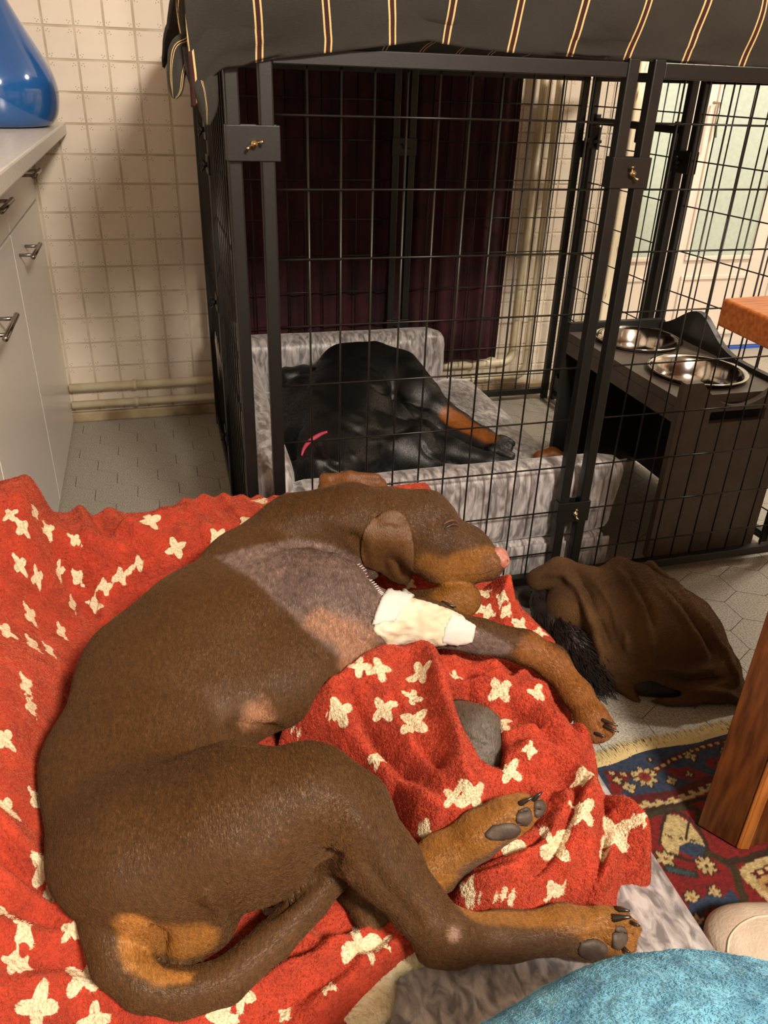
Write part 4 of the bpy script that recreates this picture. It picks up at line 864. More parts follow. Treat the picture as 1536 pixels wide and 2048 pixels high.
# ---- bunched throw
h = .0034; gx = np.arange(.10, .66, h); gy = np.arange(.42, 1.05, h); X, Y = np.meshgrid(gx, gy, indexing='ij')
OUT = [(530, 1470), (545, 1445), (575, 1400), (610, 1365), (650, 1330), (700, 1298), (748, 1276), (800, 1280), (828, 1266), (855, 1260), (900, 1272), (945, 1288), (1010, 1284), (1065, 1325), (1120, 1352), (1160, 1392), (1178, 1440), (1212, 1478), (1218, 1505), (1190, 1520), (1215, 1570), (1270, 1635), (1320, 1690), (1316, 1735), (1262, 1735), (1250, 1785), (1205, 1810), (1140, 1802), (1095, 1838), (1000, 1850), (910, 1830), (865, 1780), (830, 1730), (790, 1650), (730, 1560), (660, 1500), (600, 1480)]
def zl(p): # support height along the outline
    return .30 if p[1] < 1400 else .255 if p[1] < 1600 else .235
poly = [tuple(at(p[0], p[1], zl(p))[:2]) for p in spline(OUT+[OUT[0]], 3)]; sd = sdpoly(X, Y, poly)
Z = .205+.062*sstep(-sd/.05)+.035*sstep(-sd/.14)
R = lambda *a, **k: ridge(X, Y, *a, **k)
F = [([(600, 1440), (680, 1350), (780, 1300), (850, 1275)], .32, .05, .040, 0), ([(850, 1270), (872, 1330), (888, 1390), (918, 1470), (930, 1530), (1000, 1600)], .33, .022, .030, 0), ([(740, 1310), (800, 1390), (850, 1470), (900, 1550)], .33, .022, .014, 0),
     ([(660, 1370), (730, 1450), (800, 1520), (880, 1590), (950, 1610)], .32, .020, .018, 0), ([(690, 1360), (760, 1430), (830, 1500)], .32, .008, -.014, 0), ([(620, 1430), (700, 1490), (780, 1560), (850, 1620)], .30, .014, .014, 0), ([(760, 1555), (830, 1600), (900, 1640), (960, 1650)], .28, .020, .016, 0),
     ([(770, 1340), (840, 1440), (890, 1510)], .33, .008, -.008, 0),
     ([(880, 1300), (960, 1310), (1050, 1340), (1110, 1370)], .31, .026, .026, 0), ([(890, 1392), (960, 1385), (1020, 1375), (1060, 1350)], .30, .012, .020, 0), ([(960, 1400), (1040, 1430), (1110, 1470), (1190, 1490)], .28, .018, .024, 0), ([(1060, 1365), (1110, 1395), (1160, 1440), (1190, 1490)], .28, .014, .016, 0),
     ([(1010, 1440), (1060, 1470), (1110, 1510)], .28, .009, -.012, 0), ([(1020, 1500), (1110, 1500), (1175, 1530), (1225, 1590), (1270, 1650), (1300, 1700)], .27, .018, .022, 0), ([(1015, 1545), (1080, 1530), (1140, 1550), (1165, 1600), (1150, 1660)], .28, .018, .024, 0),
     ([(1180, 1560), (1185, 1640), (1150, 1700), (1120, 1760)], .27, .016, .018, 0), ([(1100, 1610), (1130, 1640), (1090, 1700), (1010, 1750), (920, 1790)], .28, .020, .018, 0), ([(1160, 1600), (1120, 1690), (1050, 1760)], .27, .007, -.012, 0), ([(1200, 1590), (1210, 1680), (1190, 1750), (1130, 1790)], .26, .007, -.012, 0),
     ([(1230, 1700), (1200, 1760), (1130, 1780)], .25, .014, .012, 0), ([(1250, 1640), (1280, 1690), (1300, 1720)], .24, .012, .012, 0), ([(900, 1800), (1000, 1810), (1080, 1800)], .24, .02, .014, 0), ([(870, 1690), (940, 1700), (980, 1690)], .24, .02, -.012, 0), ([(950, 1730), (1040, 1720), (1090, 1690)], .26, .007, -.010, 0)]
for p, z_, wd, ht, as_ in F: Z += R(p, z_, wd*.85, ht*(1.35 if ht > 0 else 1.8), sharp=1.7)*sstep(-sd/.02)
hole = [tuple(at(p[0], p[1], .29)[:2]) for p in ((893, 1400), (940, 1400), (985, 1440), (1008, 1500), (1003, 1548), (960, 1530), (925, 1500), (905, 1450))]
hs = sdpoly(X, Y, hole); Z -= .075*sstep(-(hs-.004)/.012)
trough = R([(850, 1740), (930, 1690), (1000, 1645), (1080, 1620)], .27, .024, .035); Z -= trough
Z += fnoise(X, Y, 30, .0022, 1)
Z += .014*np.exp(-((sd+.022)/.010)**2)-.006*np.exp(-((sd+.042)/.008)**2)
Z -= .09*sstep((sd+.012)/.022)
V, q = grid_solid('', X, Y, Z, sd < .006, 0, None, None)
SB = [(718, 1332, .8), (760, 1336, .9, .1), (842, 1347, 1.05, 0), (678, 1424, 1.0, .3), (768, 1420, .95, .2), (828, 1445, 1.1, .5), (826, 1395, .65, .5, (2, 1.5)), (582, 1420, 1), (592, 1462, .5), (748, 1293, .8, .3, (.6, 1.6)), (652, 1520, .7), (755, 1515, .7), (945, 1590, 1, .4), (906, 1594, .7), (850, 1668, 1, .3), (900, 1676, .6), (1230, 1668, 1.12, .2), (1110, 1690, 1.08, .2), (1028, 1692, .7), (938, 1785, .9, .4), (1015, 1792, .9, .1), (1110, 1780, .85, .5, (.5, 1.3)), (1165, 1622, .9, .4), (1168, 1552, .7, .2, (2.8, 1.6)), (1122, 1405, 1.0, .4), (1075, 1387, .7), (1000, 1380, .9), (910, 1355, .6), (975, 1283, .9, .2), (1000, 1452, .9), (1020, 1542, .8), (1205, 1715, .6), (1280, 1640, .5), (890, 1282, .6), (1100, 1350, .5), (1165, 1445, .5, .3, (1.5, 1.8)), (940, 1480, .5), (612, 1360, .5), (1060, 1500, .5)]
bun, t_bun = finish_throw('star_throw', V, q, SB, label="red plush throw with cream stars bunched over the brown dog's belly", cat='blanket')
# ============================================================ THE BROWN DOG
b = Blob(.004)
b.px([(262, 1690, .30, 160), (262, 1520, .30, 158), (340, 1350, .31, 168), (430, 1270, .32, 160)], k=.03, fl=.72)
b.px([(430, 1270, .32, 158), (560, 1230, .32, 118), (620, 1250, .32, 105)], k=.03, fl=.75)
b.px([(430, 1400, .29, 130), (560, 1330, .30, 120), (640, 1290, .31, 90)], k=.03, fl=.75)
b.px([(300, 1680, .33, 165), (480, 1620, .36, 140), (600, 1590, .365, 112)], k=.03, fl=.75)     # haunch and thigh
b.px([(610, 1590, .36, 108), (690, 1640, .345, 90), (770, 1730, .31, 66), (840, 1820, .275, 50), (885, 1868, .25, 46)], k=.018)
b.px([(862, 1895, .245, 30), (905, 1880, .25, 46), (1010, 1872, .235, 44), (1120, 1860, .235, 42), (1172, 1862, .235, 44)], k=.014)
b.px([(380, 1720, .30, 135), (520, 1700, .30, 95), (640, 1670, .30, 66)], k=.03, fl=.8)
b.px([(285, 1810, .275, 84), (370, 1850, .262, 62), (420, 1845, .262, 52)], k=.02)
# tail
b.px([(215, 1840, .28, 58), (232, 1925, .262, 50), (285, 1975, .25, 46), (360, 1987, .24, 43), (450, 1965, .238, 42), (540, 1890, .245, 40), (620, 1805, .26, 36), (665, 1755, .275, 32), (682, 1738, .28, 27)], k=.004)
# under hind leg
b.px([(690, 1690, .25, 66), (715, 1770, .235, 42), (742, 1832, .228, 30)], k=.014); b.px([(742, 1830, .228, 31), (780, 1800, .235, 40), (880, 1725, .25, 48), (960, 1668, .285, 40), (1010, 1640, .30, 36)], k=.014)
b.px([(1005, 1640, .30, 38), (1040, 1622, .305, 34)], k=.012)
# toes of both hind paws
for t in ([(1195, 1838, .25, 22), (1240, 1832, .243, 20)], [(1215, 1858, .248, 22), (1262, 1856, .238, 20)], [(1205, 1886, .232, 26), (1250, 1888, .225, 23)], [(1150, 1888, .222, 30), (1196, 1900, .216, 25)]): b.px(t, k=.002)
for t in ([(1010, 1622, .312, 22), (1050, 1610, .312, 17)], [(1030, 1632, .308, 24), (1072, 1615, .312, 20)], [(1000, 1655, .29, 30), (1040, 1640, .295, 24)]): b.px(t, k=.006)
# neck and head
b.px([(395, 1225, .33, 75), (475, 1132, .36, 62), (590, 1060, .39, 66), (700, 1040, .405, 74)], k=.025)
b.px([(560, 1130, .33, 90), (680, 1085, .35, 80), (720, 1090, .35, 70)], k=.03)
b.px([(780, 1045, .40, 72), (845, 1040, .405, 62)], k=.02); b.px([(850, 1090, .37, 62), (880, 1105, .36, 48)], k=.02)
b.px([(872, 1045, .40, 38), (890, 1040, .40, 24)], k=.015)
b.px([(880, 1080, .385, 56), (935, 1100, .37, 42), (983, 1122, .36, 27)], k=.016); b.px([(870, 1130, .35, 34), (950, 1135, .348, 26), (980, 1136, .35, 19)], k=.014)
# shaved shoulder, upper foreleg, forearm, wrist and paw
b.px([(520, 1180, .345, 98), (640, 1200, .345, 92), (730, 1245, .325, 66)], k=.028); b.px([(640, 1270, .31, 80), (720, 1290, .305, 52)], k=.025)
b.px([(735, 1235, .325, 62), (850, 1245, .32, 44), (960, 1272, .305, 33), (1050, 1293, .285, 29), (1105, 1322, .27, 31), (1152, 1385, .25, 28), (1186, 1435, .238, 29)], k=.014)
for t in ([(1180, 1430, .24, 26), (1205, 1462, .228, 19)], [(1190, 1425, .245, 22), (1218, 1452, .232, 16)], [(1172, 1440, .232, 24), (1190, 1468, .222, 17)]): b.px(t, k=.006)
# other forepaw under the chin, wrinkled joint poking out of the throw
b.px([(800, 1225, .27, 40), (880, 1215, .29, 36), (925, 1200, .30, 34)], k=.012); b.px([(905, 1190, .31, 30), (930, 1200, .30, 30)], k=.008)
b.px([(915, 1450, .27, 50), (945, 1480, .27, 62), (955, 1520, .262, 52)], k=.02)
# hollows: flank fold, thigh to tail, eye
b.px([(450, 1415, .43, 22), (520, 1455, .41, 26), (600, 1470, .39, 20)], k=.03, op=-1)
b.px([(470, 1850, .33, 8), (600, 1760, .34, 8), (690, 1690, .345, 8)], k=.016, op=-1)
b.px([(385, 1400, .435, 12), (430, 1405, .435, 12)], k=.03, op=-1)
V, Fc = b.build(.203); V = relax(V, Fc, 3)
V = folds(V, Fc, [([(700, 1170), (740, 1240), (780, 1290)], .006, -.004), ([(560, 1190), (640, 1230), (720, 1300)], .012, .003), ([(680, 1240), (720, 1280), (760, 1300)], .005, -.004),
  ([(440, 1410), (480, 1385), (530, 1400), (555, 1440)], .010, .006), ([(455, 1440), (500, 1455), (560, 1462)], .008, -.008), ([(490, 1120), (600, 1090), (700, 1115)], .010, -.006),
  ([(700, 1060), (725, 1100), (735, 1160)], .008, -.006), ([(560, 1040), (640, 1030), (720, 1060)], .014, .004), ([(600, 1090), (680, 1100)], .008, .004),
  ([(400, 1780), (430, 1800), (440, 1850)], .010, .010), ([(240, 1830), (330, 1870), (320, 1930)], .006, -.004), ([(300, 1860), (325, 1880), (320, 1915)], .004, -.007),
  ([(450, 1880), (560, 1810), (690, 1710)], .008, -.010), ([(500, 1640), (600, 1680), (690, 1720)], .03, -.006), ([(640, 1540), (720, 1640), (790, 1760), (850, 1850)], .012, .005), ([(720, 1700), (780, 1780), (840, 1860)], .008, -.004),
  ([(840, 1880), (900, 1850), (940, 1860)], .010, .004), ([(1200, 1850), (1240, 1846), (1280, 1840)], .0035, -.006), ([(1190, 1872), (1240, 1870), (1285, 1872)], .0035, -.006), ([(1160, 1880), (1200, 1884), (1228, 1905)], .0035, -.007), ([(1025, 1625), (1060, 1626), (1085, 1622)], .003, -.004), ([(1000, 1645), (1030, 1648), (1050, 1660)], .003, -.004), ([(1190, 1440), (1205, 1460), (1215, 1475)], .003, -.004), ([(860, 1030), (880, 1060), (900, 1100)], .010, -.004), ([(835, 1000), (880, 1020), (900, 1040)], .008, .004),
  ([(905, 1420), (950, 1440), (985, 1470)], .004, -.003), ([(900, 1450), (945, 1480), (990, 1500)], .004, -.003), ([(960, 1500), (985, 1510), (1000, 1515)], .003, -.003)])
V = V+np.array([[noise.noise(Vector(v*13))*.0035+noise.noise(Vector(v*40))*.0012] for v in V])*np.array([[.4, .4, 1]])
lin = lambda c: np.array(L(c)[:3])
CB, CT, CS, CP, CG, CD, CK = lin((90, 58, 24)), lin((156, 102, 40)), lin((128, 104, 94)), lin((198, 142, 106)), lin((92, 82, 72)), lin((66, 42, 26)), lin((110, 74, 44))
colr = np.tile(CB, (len(V), 1)); nz = np.array([noise.noise(Vector(v*26)) for v in V])*.35+np.array([noise.noise(Vector(v*90)) for v in V])*.2
td = bvh(V, Fc)
def paint(pts, c, soft_=.25, amt=1.0, nzs=1.0):       # pts: (px,py,z,r_px) chain
    global colr; w_ = np.zeros(len(V)); ws = []
    for p in pts: hh = hit(td, p[0], p[1])[0]; q_ = np.array(hh) if hh is not None else at(*p[:3]); ws.append((q_, p[3]*depth(q_)/F_PX))
    if len(ws) == 1: ws = ws*2
    for (a, ra), (b_, rb) in zip(ws, ws[1:]):
        ab = b_-a; t = (((V-a)@ab)/max(ab@ab, 1e-12)).clip(0, 1); r = ra+(rb-ra)*t; d = np.linalg.norm(V-a-ab*t[:, None], axis=1)/r; w_ = np.maximum(w_, sstep((1-d)/soft_+nz*nzs))
    colr = colr*(1-w_[:, None]*amt)+c*(w_[:, None]*amt)
def paint_poly(pts, z, c, soft_=8, amt=1.0):          # shaved patch: outline lies on the coat
    global colr; pv = V-EYE; d = pv@_f; X_ = 768+F_PX*(pv@IR)/d; Y_ = 1024-F_PX*(pv@IU)/d; s_ = sdpoly(X_, Y_, pts); w_ = sstep(.5-s_/soft_+nz*.8)*(V[:, 2] > z); colr = colr*(1-w_[:, None]*amt)+c*(w_[:, None]*amt)
SH = [tuple(p) for p in spline([(432, 1112), (520, 1088), (600, 1078), (660, 1090), (715, 1115), (760, 1150), (800, 1190), (850, 1215), (960, 1260), (1020, 1290), (1000, 1310), (900, 1300), (760, 1285), (730, 1300), (700, 1320), (660, 1300), (610, 1255), (560, 1205), (500, 1155), (432, 1112)], 3)]
paint_poly(SH, .27, CS, 10)
fine = np.array([noise.noise(Vector(v*150))+.6*noise.noise(Vector(v*320)) for v in V]); sk_ = (np.abs(colr-CS).sum(1) < .12)[:, None]; colr = np.where(sk_, colr*(1+.55*np.clip(fine, -.9, .9)[:, None]), colr)
paint([(716, 1128, 0, 7), (736, 1156, 0, 8), (757, 1180, 0, 7), (766, 1192, 0, 6)], lin((150, 84, 84)), .8, .7)
paint([(640, 1240, .40, 40), (720, 1290, .36, 60), (700, 1320, .33, 40)], CP, .6, .6)
paint([(590, 1180, .42, 60), (700, 1180, .42, 50)], lin((104, 84, 78)), .7, .5)
paint([(515, 1425, .37, 44), (535, 1440, .36, 36)], CP, .7, .8); paint([(460, 1395, .40, 60), (500, 1385, .4, 50)], lin((120, 96, 78)), 1, .5)
# tan points
paint([(925, 1135, .35, 46), (975, 1125, .36, 40)], CT, .4, .95); paint([(855, 1125, .36, 36), (870, 1130, .35, 30)], CT, .6, .7); paint([(985, 1135, .35, 34)], lin((120, 76, 48)), .5, .6)
paint([(905, 1200, .30, 60), (930, 1200, .30, 50)], CT, .3, .95)
paint([(1070, 1300, .29, 50), (1130, 1350, .27, 50), (1190, 1440, .24, 60), (1210, 1465, .23, 50)], lin((160, 100, 46)), .5, .9)
paint([(258, 1850, .29, 46), (275, 1910, .275, 40), (320, 1950, .255, 26), (370, 1953, .25, 18)], lin((184, 124, 56)), .5, .95); paint([(320, 1875, .28, 60), (400, 1880, .27, 52)], CT, .5, .9)
paint([(880, 1760, .31, 26), (930, 1822, .285, 26), (1000, 1835, .27, 26), (1100, 1830, .26, 36), (1190, 1840, .25, 56), (1250, 1870, .23, 60)], CT, .5, .9); paint([(1050, 1900, .22, 36), (1150, 1905, .21, 40)], lin((90, 64, 46)), .6, .7)
paint([(850, 1720, .26, 80), (950, 1665, .285, 60), (1040, 1625, .305, 60)], CT, .3, .95); paint([(930, 1745, .23, 28), (1010, 1690, .26, 24)], lin((96, 74, 58)), .5, .7)
paint([(720, 1800, .235, 50), (750, 1840, .228, 40)], lin((120, 84, 48)), .6, .7)
paint([(940, 1480, .28, 130)], CG, .1, 1); paint([(905, 1868, .27, 18)], lin((190, 150, 130)), .7, .8); paint([(1000, 1880, .27, 60)], lin((116, 84, 58)), 1, .4)
paint([(450, 1970, .26, 60), (560, 1880, .27, 60), (680, 1740, .29, 60)], CK, 1, .5)
paint([(895, 1050, .41, 24), (905, 1048, .40, 18)], lin((50, 32, 20)), .8, .75); paint([(890, 1090, .38, 26)], CD, .9, .5)
dog = fast_mesh('dog', V, Fc); setcol(dog, colr)
D1 = link('dog', dog, M_dog, label='large chocolate brown short-haired dog with shaved bandaged foreleg asleep on the red throw', cat='dog')
td = bvh(V, Fc)
FLOW = [((450, 1200), (-.7, .6)), ((700, 1040), (-1, .1)), ((850, 1050), (-1, -.2)), ((950, 1100), (-1, -.3)), ((250, 1350), (-.4, 1)), ((150, 1550), (0, 1)), ((200, 1750), (.1, 1)), ((350, 1600), (.2, 1)), ((500, 1600), (.8, .6)), ((650, 1600), (.8, .8)), ((760, 1740), (.5, 1)), ((880, 1860), (1, .3)), ((1100, 1865), (1, 0)), ((1230, 1860), (1, .1)), ((420, 1750), (.5, 1)), ((550, 1700), (.2, 1)),
  ((450, 1420), (-.2, 1)), ((600, 1330), (-.1, 1)), ((640, 1200), (.2, .9)), ((850, 1245), (1, .3)), ((1080, 1310), (1, .6)), ((1180, 1430), (.4, 1)), ((200, 1900), (.3, 1)), ((280, 1980), (1, .4)), ((420, 1975), (1, -.3)), ((560, 1870), (.7, -.7)), ((660, 1760), (.6, -.7)), ((900, 1700), (1, -.5)), ((1040, 1630), (1, -.3)), ((940, 1480), (0, 1))]
FP = np.array([at(a[0], a[1], .32) for a, _ in FLOW]); FD = np.array([at(a[0]+d[0]*8, a[1]+d[1]*8, .32)-at(a[0], a[1], .32) for a, d in FLOW]); FD /= np.linalg.norm(FD, axis=1)[:, None]
def flow(P, N_):
    w_ = 1/(((P[:, None, :2]-FP[None, :, :2])**2).sum(2)+.0006)**2; return (w_[:, :, None]*FD[None]).sum(1)/w_.sum(1)[:, None]
bald = np.ones(len(V)); hh_ = np.array(hit(td, 945, 1480)[0]); bald_r = .075
def dogkeep(c, n):
    k_ = (((n*(EYE-c)).sum(1)) > -.05)*1.0; return k_*np.where(np.linalg.norm(c-hh_, axis=1) < bald_r, .05, 1)
ev = None
fuzz('short_fur', D1, V, Fc, 380000, .0062, .00019, flow, .2, M_dog, {'col': colr}, keep=dogkeep, jit=.22)
# near ear flap, folded far ear
def flap(name, outline, y0, y1, top_px, bot_px, bulge, thick, m, parent, step=3.5, creases=()):
    poly = [tuple(p) for p in spline(list(outline)+[outline[0]], 5)[:-1]]; t0 = np.linalg.norm(np.array(hit(td, *top_px)[0])-EYE)-.004; t1 = min(np.linalg.norm(np.array(q[0])-EYE) for q in (hit(td, *bot_px), hit(t_cover, *bot_px)) if q[0] is not None)-.022; t1 = min(t1, t0+.092)
    xs = [p[0] for p in poly]; ys = [p[1] for p in poly]; gx = np.arange(min(xs)-step, max(xs)+2*step, step); gy = np.arange(min(ys)-step, max(ys)+2*step, step); X, Y = np.meshgrid(gx, gy, indexing='ij'); S = sdpoly(X, Y, poly); PP = np.array(poly)
    CR = [(segdist(X, Y, [tuple(q) for q in spline(c[0], 4)], False), c[1], c[2]) for c in creases]; ids = {}; V = []; B = []
    for i in range(len(gx)):
        for j in range(len(gy)):
            if S[i, j] >= step*.75: continue
            x, y, s_ = X[i, j], Y[i, j], S[i, j]
            if s_ > -step*.3: q = np.argmin((PP[:, 0]-x)**2+(PP[:, 1]-y)**2); x, y = PP[q]; s_ = 0
            f = min(1, max(0, (y-y0)/(y1-y0))); e = min(1, -s_/26); t = t0+(t1-t0)*f**1.3-bulge*math.sqrt(e)-.006*math.sin(math.pi*f)
            for d_, w_, h_ in CR: t -= h_*math.exp(-(d_[i, j]/w_)**2)*min(1, e*2)
            hh = hit(td, x, y)[0]
            if hh is not None: t = min(t, np.linalg.norm(np.array(hh)-EYE)-.0015-.0085*min(1, max(0, (y-y0)/60))*math.sqrt(min(1, e*1.5)+.12))
            hc_ = hit(t_cover, x, y)[0]
            if hc_ is not None: t = min(t, np.linalg.norm(np.array(hc_)-EYE)-.022)
            r_ = ray(x, y); ids[i, j] = len(V); V.append(EYE+r_*t); B.append(EYE+r_*(t+thick*(.25+.75*math.sqrt(e))))
    n = len(V); Fc = []
    for (i, j), a in ids.items():
        q = [ids.get(p) for p in ((i, j), (i+1, j), (i+1, j+1), (i, j+1))]
        if None not in q: Fc.append(q)
        elif sum(x is not None for x in q) == 3: Fc.append([x for x in q if x is not None])
    E_ = {(a, b_) for f in Fc for a, b_ in zip(f, f[1:]+f[:1])}
    F2 = Fc+[[x+n for x in f[::-1]] for f in Fc]+[[b_, a, a+n, b_+n] for (a, b_) in E_ if (b_, a) not in E_]
    return link(name, mesh(name, V+B, F2, True), m, parent)
t_all = None
eb = flap('ear', [(742, 1040), (775, 1020), (808, 1030), (824, 1066), (829, 1110), (826, 1148), (812, 1170), (788, 1166), (756, 1144), (728, 1130), (721, 1095), (728, 1062)], 1022, 1170, (785, 1035), (805, 1172), .007, .006, M_dog, D1,
          creases=[([(738, 1064), (770, 1046), (806, 1056)], 9, .004), ([(768, 1060), (770, 1100), (790, 1150)], 8, .004), ([(800, 1060), (806, 1100), (803, 1150)], 6, -.004), ([(748, 1070), (750, 1105), (770, 1135)], 6, -.003)])
def coltag(o, c):
    n = len(o.data.vertices); vz = np.array([noise.noise(v.co*60) for v in o.data.vertices]); setcol(o.data, np.tile(c, (n, 1))*(1+.18*vz[:, None]))
coltag(eb, lin((100, 66, 36)))
b = Blob(.003); b.px([(655, 975, .42, 20), (700, 968, .43, 24), (750, 968, .43, 20), (765, 985, .425, 16)], k=.01, fl=.6); b.px([(648, 958, .435, 9), (652, 985, .425, 14), (662, 1000, .41, 12)], k=.008); b.px([(648, 955, .437, 7), (700, 951, .445, 9), (755, 955, .445, 8)], k=.008); b.px([(668, 974, .440, 9), (700, 972, .45, 8)], k=.01, op=-1)
v2, f2 = b.build(); v2 = relax(v2, f2, 1); e2 = link('ear', fast_mesh('ear', v2, f2), M_dog, D1, label='ear folded back inside out'); coltag(e2, lin((112, 68, 34)))
# nose, closed eye, mouth line
b = Blob(.0022); b.px([(993, 1113, .368, 19), (1002, 1122, .364, 15)], k=.008); b.px([(1003, 1108, .368, 12), (1008, 1122, .364, 11)], k=.006); b.px([(1013, 1124, .366, 4)], k=.003, op=-1)
v2, f2 = b.build(); link('nose', fast_mesh('nose', v2, f2), M_nose, D1)
def strip(name, pts, rad, m, tree=td, lift=.0, parent=D1, seg=6):
    P = []
    for x, y in spline(pts, 4):
        h_, n_ = hit(tree, x, y)
        if h_ is not None: n_ = np.array(n_); n_ = n_ if n_@ray(x, y) < 0 else -n_; P.append(np.array(h_)+n_*lift)
    if len(P) > 2:
        rr = [rad*(.35+.65*math.sin(math.pi*(i+.5)/len(P))) for i in range(len(P))]; return tubeobj(name, P, rr, m, parent, seg=seg)
strip('closed_eye', [(888, 1058), (898, 1052), (908, 1050), (917, 1054)], .0028, M_eye)
strip('eyelid', [(886, 1050), (896, 1043), (908, 1042), (918, 1048)], .0030, M_dog)
for c_ in D1.children:
    if c_.type == 'MESH' and c_.name.startswith('eyelid') and 'col' not in c_.data.color_attributes: coltag(c_, lin((86, 52, 28)))
strip('mouth', [(930, 1150), (965, 1147), (990, 1138), (1002, 1130)], .0011, M_eye)
# stitches along the shaved shoulder
for i, (x, y) in enumerate(spline([(716, 1128), (728, 1140), (736, 1158), (748, 1170), (757, 1182), (765, 1190)], 3)):
    h_, n_ = hit(td, x, y)
    if h_ is not None:
        n_ = Vector(n_); a_ = Vector(h_)+n_*.0008; dd_ = Vector((.0035, .0015, 0)); tubeobj('stitch', [a_-dd_, a_+n_*.0008, a_+dd_], .0009, M_tape, D1, seg=5)
# bandage with tape at both ends
ba = patch('bandage', td, [(762, 1212), (800, 1196), (830, 1198), (880, 1212), (930, 1236), (925, 1268), (900, 1288), (850, 1296), (800, 1290), (778, 1296), (765, 1280), (745, 1258)], .0075, M_gauze, D1, step=4, edge=8, wr=.7)
patch('tape_strip', td, [(783, 1168), (802, 1174), (832, 1194), (806, 1216), (790, 1244), (742, 1252), (750, 1224), (760, 1198)], .0095, M_tape, ba, step=4, edge=3, crisp=True, wr=.2)
patch('tape_strip', td, [(902, 1226), (953, 1252), (946, 1285), (915, 1291), (880, 1284), (888, 1252)], .0095, M_tape, ba, step=4, edge=3, crisp=True, wr=.2)
# paw pads and claws
for i, o in enumerate(([(1232, 1852), (1252, 1856), (1256, 1882), (1242, 1900), (1226, 1896), (1222, 1872)], [(1160, 1884), (1190, 1876), (1214, 1892), (1212, 1914), (1180, 1920), (1155, 1905)],
                       [(1036, 1620), (1056, 1612), (1066, 1632), (1056, 1652), (1036, 1652), (1030, 1636)], [(1068, 1600), (1086, 1600), (1092, 1620), (1078, 1636), (1066, 1628)], [(985, 1650), (1020, 1644), (1042, 1658), (1030, 1676), (985, 1682), (968, 1668)])):
    patch('paw_pad', td, o, .004, M_pad, D1, step=3, edge=9)
def claw(x0, y0, x1, y1, r=.0042):
    h_ = hit(td, x0, y0)[0]
    if h_ is None: return
    t = np.linalg.norm(np.array(h_)-EYE); a = EYE+ray(x0, y0)*(t+.001); b_ = EYE+ray(x1, y1)*(t-.004); mid = (a+b_)/2-ray(x0, y0)*.003; tubeobj('claw', spline([a, mid, b_], 4), np.linspace(r, r*.3, 9).tolist(), M_claw, D1, seg=8)
for c_ in ((1226, 1836, 1262, 1834, .0045), (1232, 1818, 1260, 1822, .0035), (1262, 1846, 1280, 1852, .003), (1040, 1608, 1066, 1594, .0036), (1066, 1600, 1084, 1584, .0036), (1208, 1452, 1238, 1464, .0034), (1204, 1440, 1236, 1452, .0032), (1190, 1466, 1212, 1474, .003), (884, 1206, 912, 1214, .0045), (1245, 1895, 1262, 1908, .003)): claw(*c_)
# ============================================================ THE BLACK DOG IN THE CRATE
b = Blob(.0055)
b.px([(705, 760, .25, 75), (690, 830, .25, 92), (680, 900, .24, 82), (660, 945, .23, 60)], k=.03, fl=.85)
b.px([(690, 740, .265, 52), (740, 750, .27, 62), (800, 770, .26, 56)], k=.03); b.px([(620, 800, .22, 62), (615, 880, .22, 55)], k=.03, fl=.8)
b.px([(790, 760, .26, 60), (830, 790, .25, 48), (870, 820, .225, 32), (920, 848, .20, 22), (965, 872, .19, 18), (990, 892, .185, 20)], k=.014)
b.px([(760, 900, .21, 72), (820, 910, .20, 62), (850, 930, .19, 40)], k=.02); b.px([(790, 850, .20, 50), (880, 860, .185, 26), (960, 890, .18, 18), (1000, 905, .178, 16)], k=.012)
b.px([(840, 880, .19, 42), (900, 905, .18, 30), (980, 925, .175, 18), (1030, 935, .172, 16)], k=.012)
b.px([(590, 955, .21, 34), (640, 965, .20, 36), (700, 960, .2, 34)], k=.02); b.px([(575, 755, .21, 22), (605, 748, .22, 18), (630, 750, .23, 18)], k=.01)
for t in ([(990, 885, .195, 13), (1018, 895, .19, 10)], [(985, 900, .185, 14), (1022, 912, .178, 10)], [(1000, 880, .20, 11), (1025, 886, .193, 8)]): b.px(t, k=.004)
V, Fc = b.build(.148); V = relax(V, Fc, 2)
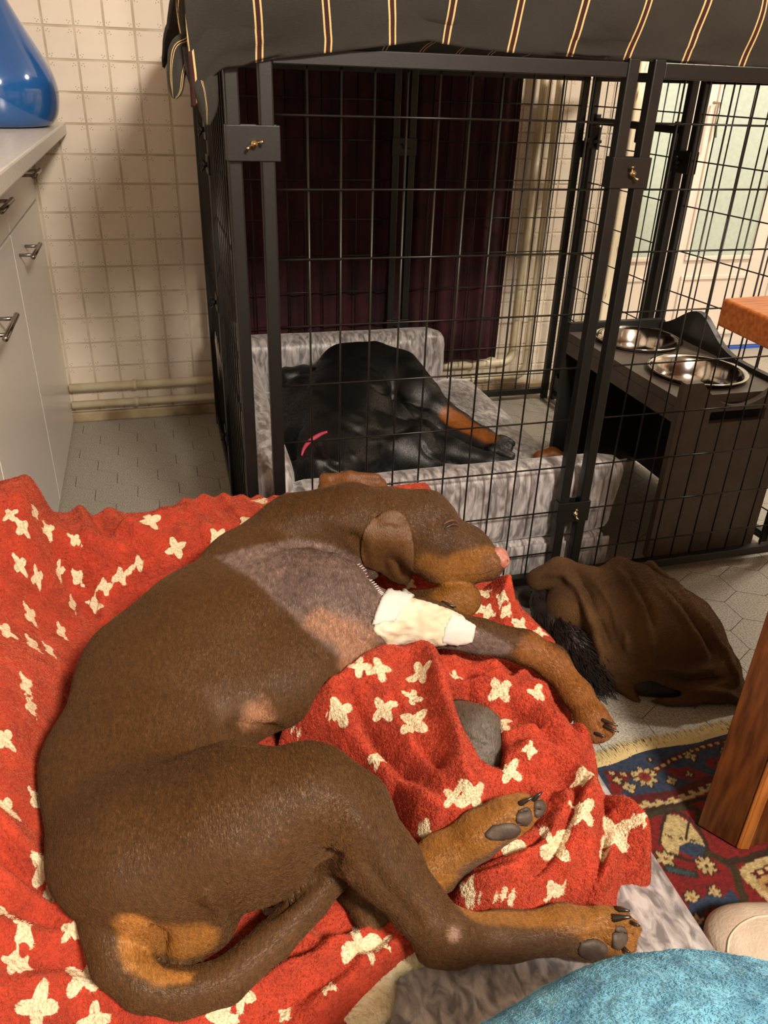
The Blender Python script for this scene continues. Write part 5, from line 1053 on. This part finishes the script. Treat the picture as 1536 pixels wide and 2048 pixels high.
V = folds(V, Fc, [([(690, 850), (760, 870), (830, 850)], .012, -.010), ([(740, 770), (800, 800), (850, 850)], .010, -.008), ([(640, 870), (650, 920), (700, 950)], .012, -.010), ([(760, 890), (770, 930), (800, 950)], .010, -.010), ([(840, 880), (860, 910), (920, 930)], .008, -.009), ([(700, 900), (730, 930), (780, 900)], .015, .008), ([(610, 790), (660, 810), (700, 850)], .02, .006), ([(620, 930), (650, 920), (690, 935)], .010, .010)])
V = V+np.array([[noise.noise(Vector(v*22))*.004] for v in V]); nz = np.array([noise.noise(Vector(v*26)) for v in V])*.35
KB, KT = lin((13, 12, 12)), lin((150, 86, 30)); colr = np.tile(KB, (len(V), 1))
paint([(895, 832, .225, 24), (940, 858, .21, 22), (985, 885, .195, 22)], KT, .4, .95); paint([(880, 855, .19, 22), (960, 885, .185, 20)], lin((130, 74, 30)), .5, .8); paint([(1005, 905, .18, 16), (1020, 910, .18, 16)], lin((70, 50, 38)), .6, .7)
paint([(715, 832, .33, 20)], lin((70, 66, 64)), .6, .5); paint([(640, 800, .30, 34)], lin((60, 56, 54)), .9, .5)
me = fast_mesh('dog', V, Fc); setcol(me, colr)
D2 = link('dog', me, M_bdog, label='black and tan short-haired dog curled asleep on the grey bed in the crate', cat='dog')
t2 = bvh(V, Fc)
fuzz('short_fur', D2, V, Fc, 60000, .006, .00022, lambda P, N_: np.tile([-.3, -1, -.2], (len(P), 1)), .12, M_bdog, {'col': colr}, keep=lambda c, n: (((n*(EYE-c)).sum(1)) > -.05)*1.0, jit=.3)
strip('collar', [(604, 912), (610, 896), (622, 882), (640, 870), (655, 864)], .006, M_collar, t2, .001, D2, 8)
o = None
b = Blob(.004); b.px([(1080, 915, .175, 14), (1105, 908, .185, 13), (1125, 915, .18, 11)], k=.01); V, Fc = b.build(.15)
me = fast_mesh('front_paw', V, Fc); setcol(me, np.tile(KT*.8, (len(V), 1))); link('front_paw', me, M_bdog, D2)
for o in list(scene.objects):
    if o.type == 'MESH' and o.data.materials and o.data.materials[0] in (M_dog, M_bdog, M_red, M_cloth, M_rug) and 'col' not in o.data.attributes: setcol(o.data, np.tile(lin((60, 40, 24)), (len(o.data.vertices), 1)))
